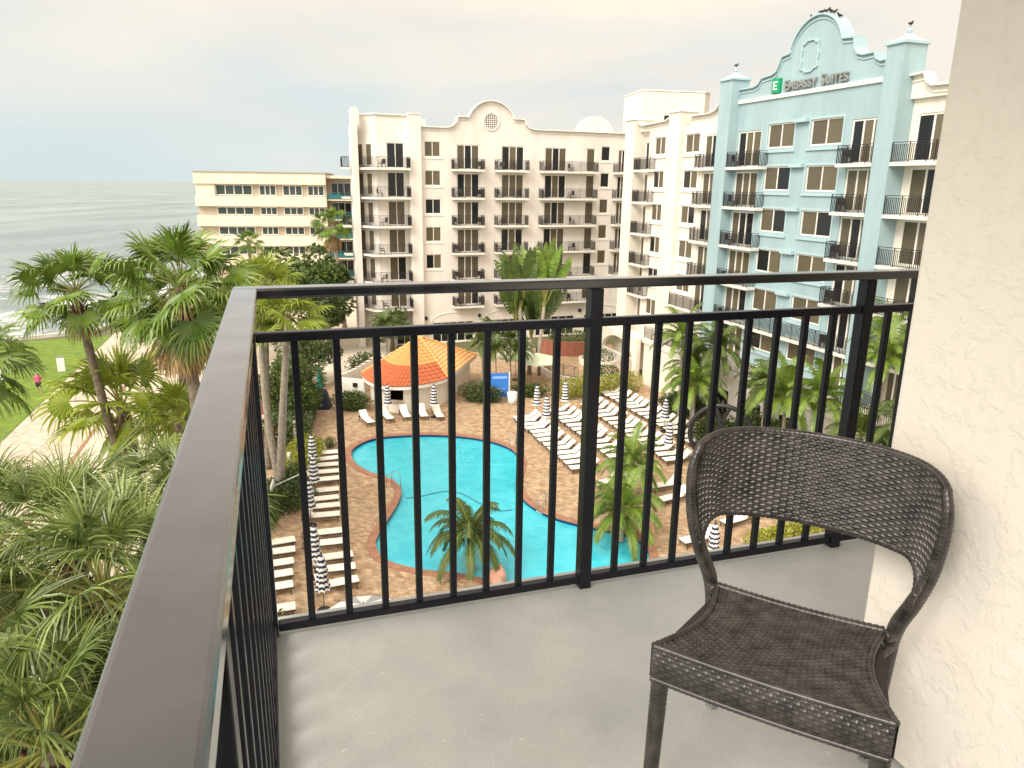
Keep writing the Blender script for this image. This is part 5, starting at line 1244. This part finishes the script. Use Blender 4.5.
for i in range(4):
    a = Vector(kc[i]); c = Vector(kc[(i+1) % 4]); ln = (c-a).length; ribs = int(ln/.30); b = MB(); C_ = 13
    t3 = Vector((*((c-a).normalized()), 0)); rows_ = []
    for k in range(C_):
        for e_, up_ in ((0, .055), (1, .0)):
            v = (k+e_)/C_; pts_ = []; hw = (1-v)
            S_ = ribs*4
            for s_ in range(S_+1):
                u = s_/S_; e2 = eave(i, u); p = Vector((e2.x, e2.y, ez)).lerp(apex, v)
                xr = (p-Vector((*a, 0))).dot(t3)/.30
                pts_.append(p+Vector((0, 0, .075*abs(math.sin(math.pi*xr))+up_)))
            b.mi = 0 if (i == 0 and k < 5) else (1 if i == 0 else 2)  # slope shading put into the tile colours: front darker; its low courses redder
            rows_.append((pts_, b.mi))
    for k in range(len(rows_)-1):
        A1, mi_ = rows_[k]; A2, _ = rows_[k+1]; b.mi = mi_
        i0 = len(b.v); b.v += [tuple(p) for p in A1]+[tuple(p) for p in A2]; n_ = len(A1)
        for s_ in range(n_-1): b.f.append((i0+s_, i0+s_+1, i0+n_+s_+1, i0+n_+s_)); b.m.append(mi_)
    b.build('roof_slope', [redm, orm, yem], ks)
    b = MB(); q = Vector((*a, ez+.06)); 
    for k in range(14): p0 = q.lerp(apex+Vector((0, 0, .08)), k/14); p1 = q.lerp(apex+Vector((0, 0, .08)), (k+.96)/14); b.tube([p0+Vector((0, 0, .03)), p1], [.13, .10], 8)
    b.build('hip_tiles', yem, ks)
b = MB()
for i in range(4):
    n_ = 18 if i == 0 else 1
    for k in range(n_):
        p, q = eave(i, k/n_, .12), eave(i, (k+1)/n_, .12); b.bar((*p, ez-.10), (*q, ez-.10), .12, .24)
b.build('fascia', M['trim'], ks)
b = MB()
for i in range(4):
    n_ = 20 if i == 0 else 1
    for k in range(n_):
        if i == 0 and 8 <= k < 12: 
            p, q = eave(i, k/n_, .75), eave(i, (k+1)/n_, .75); b.quad((*p, 0), (*q, 0), (*q, .9), (*p, .9)); b.quad((*p, 2.15), (*q, 2.15), (*q, ez-.1), (*p, ez-.1)); continue
        p, q = eave(i, k/n_, .75), eave(i, (k+1)/n_, .75); b.quad((*p, 0), (*q, 0), (*q, ez-.1), (*p, ez-.1))
b.build('wall', M['stucco_w'], ks)
b = MB()
for k in range(6, 14): p, q = eave(0, k/20, 2.1), eave(0, (k+1)/20, 2.1); b.quad((*p, .0), (*q, .0), (*q, 2.28), (*p, 2.28))
b.build('serving_recess', M['pane_dark'], ks)
b = MB()
for k in range(8, 12): p, q = eave(0, k/20, .7), eave(0, (k+1)/20, .7); b.bar((*p, .94), (*q, .94), .45, .06)
b.build('counter', M['beige'], ks)
b = MB(); p0, p1 = eave(1, .3, .72), eave(1, .42, .72); b.bar((*p0, 1.05), (*p1, 1.05), .06, 2.1); b.build('door', M['trim'], ks)
# curved wing wall and gate left of the kiosk
gw = thing('gate_wall', 'white wall with a gate and small black plaque left of the kiosk', 'wall', (-12.4, 56.2, 0), world=True)
b = MB(); b.bar((-13.9, 56.6, 1.0), (-11.7, 56.0, 1.0), .12, 2.0); b.build('gate_panel', M['trim'], gw)
b = MB()
for k in range(9):
    a = Vector((-13.9, 56.7)).lerp(Vector((-11.4, 61.5)), k/9); c = Vector((-13.9, 56.7)).lerp(Vector((-11.4, 61.5)), (k+1)/9); hgt = 2.1+.9*(k/9)**2; b.quad((*a, 0), (*c, 0), (*c, hgt), (*a, hgt)); b.quad((a.x-.25, a.y+.1, 0), (c.x-.25, c.y+.1, 0), (c.x-.25, c.y+.1, hgt), (a.x-.25, a.y+.1, hgt)); b.quad((*a, hgt), (*c, hgt), (c.x-.25, c.y+.1, hgt), (a.x-.25, a.y+.1, hgt))
b.build('curved_wall', M['stucco_w'], gw)
b = MB(); b.box(-12.65, -12.3, 56.02, 56.09, 1.35, 1.68); b.build('plaque', M['iron'], gw)

# ---------------------------------------------------------------- small things round the deck
sb = thing('blue_sign_board', 'blue information board on a white easel beside the white bin', 'sign', (-1.0, 57.2, 0), R(8)); b = MB(); b.box(-.72, .72, -.03, .03, .35, 2.35); b.build('board', mat('blue_sign_panel', (.03,.17,.55), .4), sb)
b = MB(); b.box(-.6, .6, -.036, -.032, 1.9, 2.1); b.box(-.6, .3, -.036, -.032, .8, .88); b.box(-.6, .45, -.036, -.032, 1.0, 1.08); b.build('pale_stripes', mat('pale_blue_print', (.2,.4,.75), .5), sb)
for x in (-.78, .78): b = MB(); b.box(x-.04, x+.04, -.05, .05, 0, 2.45); b.build('post', M['white_plastic'], sb)
bn = thing('white_bin', 'white tapered waste bin on the deck right of the blue board', 'bin', (.05, 56.4, 0)); b = MB(); b.lathe([(.34, 0), (.42, .9)], n=16); b.build('body', M['white_plastic'], bn, True); b = MB(); b.lathe([(.44, .9), (.44, .97), (.2, 1.0)], n=16); b.build('rim', M['white_plastic'], bn)
for i, (x, y, lab) in enumerate(((.3, 64, 'open pale cream parasol behind the blue board'), (2.2, 62.4, 'open pale cream parasol behind the low shrub and bin'))):
    t = thing('cream_parasol', lab, 'parasol', (x, y, 0)); b = MB(); b.lathe([(1.9, 2.15), (1.85, 2.35), (.05, 2.9)], n=8); b.build('canopy', mat('pale_cream_canvas', (.62,.66,.48), .8), t); b = MB(); b.lathe([(.03, .06), (.03, 2.95)], n=8); b.build('pole', M['grey'], t); b = MB(); b.lathe([(.3, 0), (.3, .06)], n=14); b.build('base', M['iron'], t)
brick = mat('red_brick_wall', (.36,.13,.08), .85, col2=(.22,.09,.06), vscale=6)
b = MB()
for k in range(8):
    a0, a1 = R(205+12*k), R(217+12*k); b.bar((6.0+3.4*math.cos(a0), 76.5+2.6*math.sin(a0), .75), (6.0+3.4*math.cos(a1), 76.5+2.6*math.sin(a1), .75), .3, 1.5)
bw = thing('brick_planter', 'curved red brick planter wall at the foot of the white block', 'planter', (6, 74, 0), world=True); b.build('wall', brick, bw)
b = MB(); leafball(b, (6, 76, 1.7), 2.2, 1.2, .6, 900, .25, rnd); b.build('plants', M['leaf_mid'], bw)
tr_ = thing('terrace_railing', 'curved black iron railing on a white kerb below the brick planter', 'railing', (4, 67, 0), world=True)
cv = [(2.6, 72.5), (2.3, 70.0), (2.6, 67.4), (3.4, 65.2), (4.6, 63.4), (5.8, 62.4)]
b = MB()
for p, q in zip(cv[:-1], cv[1:]): b.bar((*p, .3), (*q, .3), .3, .6)
b.build('kerb', M['stucco_w'], tr_); b = MB(); railing(b, cv, .6, 1.0, .13, .025); b.build('bars', M['iron'], tr_)
for i, (x, y, rr, lab) in enumerate(((8.6, 71.0, 2.0, 'round white planter with dark shrubs on the upper terrace'), (8.6, 64.5, 1.3, 'smaller round white planter nearer the hedge on the terrace'))):
    t = thing('round_planter', lab, 'planter', (x, y, 0)); b = MB(); b.lathe([(rr, 0), (rr, .5), (rr-.2, .5), (rr-.25, .35)], n=24); b.build('bowl', M['stucco_w'], t); b = MB(); leafball(b, (0, 0, .75), rr*.8, rr*.8, .55, 700, .22, rnd); b.build('plants', M['leaf_dark'], t)
salmon = mat('salmon_stone', (.62,.33,.24), .8, .2, 3)
for i, (x, y, lab) in enumerate(((-.6, 29.2, 'salmon stone boulder beside the feather palm at the near pool end'), (6.9, 34.2, 'salmon stone boulder on the pool edge under the right feather palms'))):
    t = thing('boulder', lab, 'boulder', (x, y, 0), i); bmx = bmesh.new(); bmesh.ops.create_icosphere(bmx, subdivisions=3, radius=1)
    for v in bmx.verts: v.co = Vector((v.co.x*.5, v.co.y*.45, max(-.05, v.co.z*.75)))*(1+.14*math.sin(v.co.x*4+i)+.10*math.cos(v.co.y*5+v.co.z*3))
    me = bpy.data.meshes.new('stone'); bmx.to_mesh(me); bmx.free(); me.materials.append(salmon); o = bpy.data.objects.new('stone', me); COL.objects.link(o); o.parent = t
for i, (x, y, lab) in enumerate(((6.9, 40.7, 'small white round table left among the loose loungers'), (8.2, 42.4, 'small white round table near the upper lounger rows'))):
    t = thing('round_table', lab, 'table', (x, y, 0)); b = MB(); b.lathe([(.38, .44), (.40, .45), (.40, .48), (.0, .485)], n=20, cap=False); b.build('table_top', M['white_plastic'], t); b = MB(); b.lathe([(.22, 0), (.2, .03), (.03, .05), (.03, .44)], n=12); b.build('pedestal', M['white_plastic'], t)
wh = thing('iron_wheel', 'large black iron wheel with hub and finial standing behind the wicker chair back', 'ornament', (13.25, 44.0, 0), R(-17)); b = MB()
RR = 1.88; cz = RR+.06
b.tube([(RR*math.cos(R(t)), 0, cz+RR*math.sin(R(t))) for t in range(0, 361, 10)], .15, 8, False); b.build('rim', M['iron'], wh, True)
b = MB()
for s_ in (-1, 1): b.bar((0, 0, cz+.75), (s_*.5, 0, cz+RR-.04), .24, .2); b.bar((0, 0, cz+.75), (s_*1.25, 0, cz-.9), .12, .12)
b.bar((0, 0, cz-.2), (0, 0, cz+.85), .16, .16); b.bar((-.42, 0, cz+.35), (.42, 0, cz+.35), .14, .16); b.build('spokes', M['iron'], wh)
b = MB(); b.lathe([(.05, 0), (.13, .1), (.06, .25), (.01, .3)], (0, 0, cz+RR+.05), 8); b.build('finial', M['iron'], wh)
b = MB(); b.box(-1.0, 1.0, -.35, .35, .003, .09); b.build('base', M['iron'], wh)
# left side: pool rescue hook, white column, brick walls, bollards
t = thing('white_column', 'square white column among the plants left of the pool', 'column', (-14.3, 46.4, 0)); b = MB(); b.box(-.22, .22, -.2, .2, 0, 1.55); b.build('shaft', M['trim'], t); b = MB(); b.box(-.27, .27, -.25, .25, 1.553, 1.63); b.build('cap', M['trim'], t)
t = thing('rescue_hook', 'white rescue pole leaning from a stand with a life ring, left of the parasols', 'rescue pole', (-12.7, 37.2, 0)); b = MB(); b.bar((-.3, 0, .9), (1.35, 1.9, 1.2), .05, .05); b.build('pole', M['white_plastic'], t)
b = MB(); b.box(-.35, -.25, -.05, .05, 0, 1.3); b.build('stand', M['white_plastic'], t); b = MB(); b.tube([(-.3+.0, -.1+.30*math.cos(R(a)), .85+.30*math.sin(R(a))) for a in range(0, 361, 20)], .06, 8, False); b.build('life_ring', M['white_plastic'], t, True)
t = thing('tap_post', 'short white tap post in front of the light green hedge', 'post', (-13.2, 40.8, 0)); b = MB(); b.box(-.09, .09, -.09, .09, 0, 1.5); b.build('post', M['white_plastic'], t); b = MB(); b.box(.09, .3, -.05, .05, .9, 1.0); b.build('tap', M['grey'], t)
for i, (x, y, a, ln, h_, lab) in enumerate(((-19.5, 56.5, 20, 3.6, 1.3, 'upper red brick garden wall behind the pale twin trunks'), (-18.2, 53.2, 15, 3.4, 1.1, 'lower red brick garden wall with a pale top behind the pale twin trunks'), (-15.8, 46.6, 60, 3.0, 1.4, 'red brick wall end beside the white column'))):
    t = thing('brick_wall', lab, 'wall', (x, y, 0), R(a)); b = MB(); b.box(-ln/2, ln/2, -.15, .15, 0, h_); b.build('brickwork', brick, t); b = MB(); b.box(-ln/2-.04, ln/2+.04, -.2, .2, h_+.003, h_+.1); b.build('coping', M['trim'], t)
t = thing('lawn_board', 'white upright board on the lawn beside the walkway', 'sign', (-41.2, 64.8, .03), R(25)); b = MB(); b.box(-.30, .30, -.1, .1, 0.0, 1.3); b.build('board', M['white_plastic'], t); b = MB(); b.box(-.33, .33, -.13, .13, 1.303, 1.38); b.build('cap', M['grey'], t)
t = thing('beach_shower', 'white beach shower post with a teal top at the left picture edge', 'shower', (-44.2, 61.0, .03), R(25)); b = MB(); b.box(-.14, .14, -.14, .14, 0, 1.9); b.build('post', M['white_plastic'], t); b = MB(); b.box(-.9, .2, -.3, .3, 1.903, 2.05); b.build('shelf', mat('teal_paint', (.1,.35,.38), .5), t)

# balcony furniture: small chairs and tables on the hotel balconies
def mini_chair():
    b = MB(); b.box(-.26, .26, -.26, .26, .38, .44); b.box(-.26, .26, .22, .28, .44, .86)
    for x in (-.24, .24):
        for y in (-.24, .24): b.box(x-.02, x+.02, y-.02, y+.02, 0, .38)
        b.box(x-.02, x+.02, -.24, .22, .6, .64)
    return b
mc = None
for i, (p, a) in enumerate(BALC):
    if mc is None: mc = mini_chair().build('balcony_chair', M['brown_metal']); o = mc
    else: o = mc.copy(); COL.objects.link(o)
    o.location = p; o.rotation_euler = (0, 0, a); tag(o, 'small dark chair on a hotel balcony behind its iron railing', 'chair', 'dark chairs on the hotel balconies')

# ---------------------------------------------------------------- people
def body(name, label, loc, rz, joints, edges, skin_m, clothes):
    me = bpy.data.meshes.new('body'); me.from_pydata([j[0] for j in joints], edges, []); o = bpy.data.objects.new(name, me); COL.objects.link(o); o.location = loc; o.rotation_euler = (0, 0, rz)
    tag(o, label, 'person')
    md = o.modifiers.new('skin', 'SKIN'); sv = me.skin_vertices[0] if me.skin_vertices else None
    if not me.skin_vertices:
        bpy.context.view_layer.objects.active = o
    for k, j in enumerate(joints):
        me.skin_vertices[0].data[k].radius = (j[1], j[1]*(j[2] if len(j) > 2 else 1))
    me.skin_vertices[0].data[0].use_root = True
    ms_ = o.modifiers.new('sub', 'SUBSURF'); ms_.levels = 2; ms_.render_levels = 2; me.materials.append(skin_m)
    for nm, mb, m_ in clothes: mb.build(nm, m_, o, True)
    return o
skin = mat('skin', (.45,.26,.18), .6); pink = mat('pink_shirt', (.62,.10,.20), .8); dark = mat('dark_clothes', (.02,.022,.03), .8)
J = [((0,0,.95),.12,.8), ((0,0,1.15),.11,.8), ((0,0,1.38),.13,.7), ((0,0,1.50),.05), ((0,.01,1.60),.085), ((0,.0,1.70),.07), ((-.19,0,1.40),.055), ((-.25,-.05,1.15),.042), ((-.24,.05,.93),.032), ((.19,0,1.40),.055), ((.25,.05,1.15),.042), ((.24,.16,.95),.032), ((-.09,.0,.88),.09), ((-.10,.10,.48),.055), ((-.10,.0,.08),.04), ((-.10,.14,.03),.035), ((.09,.0,.88),.09), ((.10,-.02,.48),.055), ((.10,-.26,.10),.04), ((.10,-.14,.03),.035)]
E_ = [(0,1),(1,2),(2,3),(3,4),(4,5),(2,6),(6,7),(7,8),(2,9),(9,10),(10,11),(0,12),(12,13),(13,14),(14,15),(0,16),(16,17),(17,18),(18,19)]
sh = MB(); sh.lathe([(.17,.92),(.17,1.1),(.19,1.3),(.20,1.42),(.10,1.50)], n=14); sh.tube([(-.18,0,1.42),(-.27,-.04,1.2)], [.085,.075], 8); sh.tube([(.18,0,1.42),(.27,.04,1.2)], [.085,.075], 8)
st = MB(); st.tube([(-.09,0,.98),(-.10,.09,.56)], [.135,.095], 10); st.tube([(.09,0,.98),(.10,-.02,.56)], [.135,.095], 10)
hr = MB(); hr.lathe([(.02,1.79),(.08,1.76),(.105,1.69),(.10,1.63)], n=12)
body('person', 'person in a pink shirt and dark shorts walking along the lawn edge of the walkway', (-38.7, 57.6, .03), R(200), J, E_, skin, [('shirt', sh, pink), ('shorts', st, dark), ('hair', hr, M['white_plastic'])])
J2 = [((0,0,.52),.13,.9), ((0,-.02,.72),.12,.8), ((0,.03,.95),.13,.7), ((0,.06,1.06),.05), ((0,.09,1.16),.085), ((0,.09,1.26),.07), ((-.19,.03,.97),.055), ((-.24,.12,.76),.042), ((-.18,.32,.66),.032), ((.19,.03,.97),.055), ((.24,.12,.76),.042), ((.18,.32,.66),.032), ((-.10,.1,.52),.09), ((-.12,.45,.50),.06), ((-.12,.47,.09),.042), ((-.12,.62,.04),.035), ((.10,.1,.52),.09), ((.12,.45,.50),.06), ((.12,.47,.09),.042), ((.12,.62,.04),.035)]
sh = MB(); sh.lathe([(.17,.48),(.17,.7),(.19,.88),(.20,.98),(.10,1.06)], n=14); st = MB(); st.tube([(-.10,.02,.52),(-.12,.45,.52)], [.12,.09], 10); st.tube([(.10,.02,.52),(.12,.45,.52)], [.12,.09], 10)
hr = MB(); hr.lathe([(.02,1.36),(.08,1.33),(.105,1.26),(.10,1.18)], (0, .08, 0), n=12)
body('person', 'person in dark clothes sitting on a wooden bench by the walkway', (-36.6, 59.6, 0), R(100), J2, E_, skin, [('jacket', sh, dark), ('trousers', st, dark), ('hair', hr, dark)])
t = thing('wooden_bench', 'brown wooden bench beside the walkway half hidden by the leaning palm trunk', 'bench', (-36.5, 59.6, 0), R(100)); wood = mat('brown_wood', (.20,.12,.07), .7, .3, 8)
b = MB()
for k in range(3): b.box(-.8, .8, -.2+.15*k, -.08+.15*k, .42, .46)
b.build('seat', wood, t); b = MB(); b.box(-.8, .8, -.28, -.24, .6, .9); b.build('backrest', wood, t)
for x in (-.7, .7): b = MB(); b.box(x-.04, x+.04, -.28, .22, .38, .42); b.box(x-.04, x+.04, -.28, -.22, 0, .9); b.box(x-.04, x+.04, .14, .2, 0, .38); b.build('leg', wood, t)
bpy.context.view_layer.update()
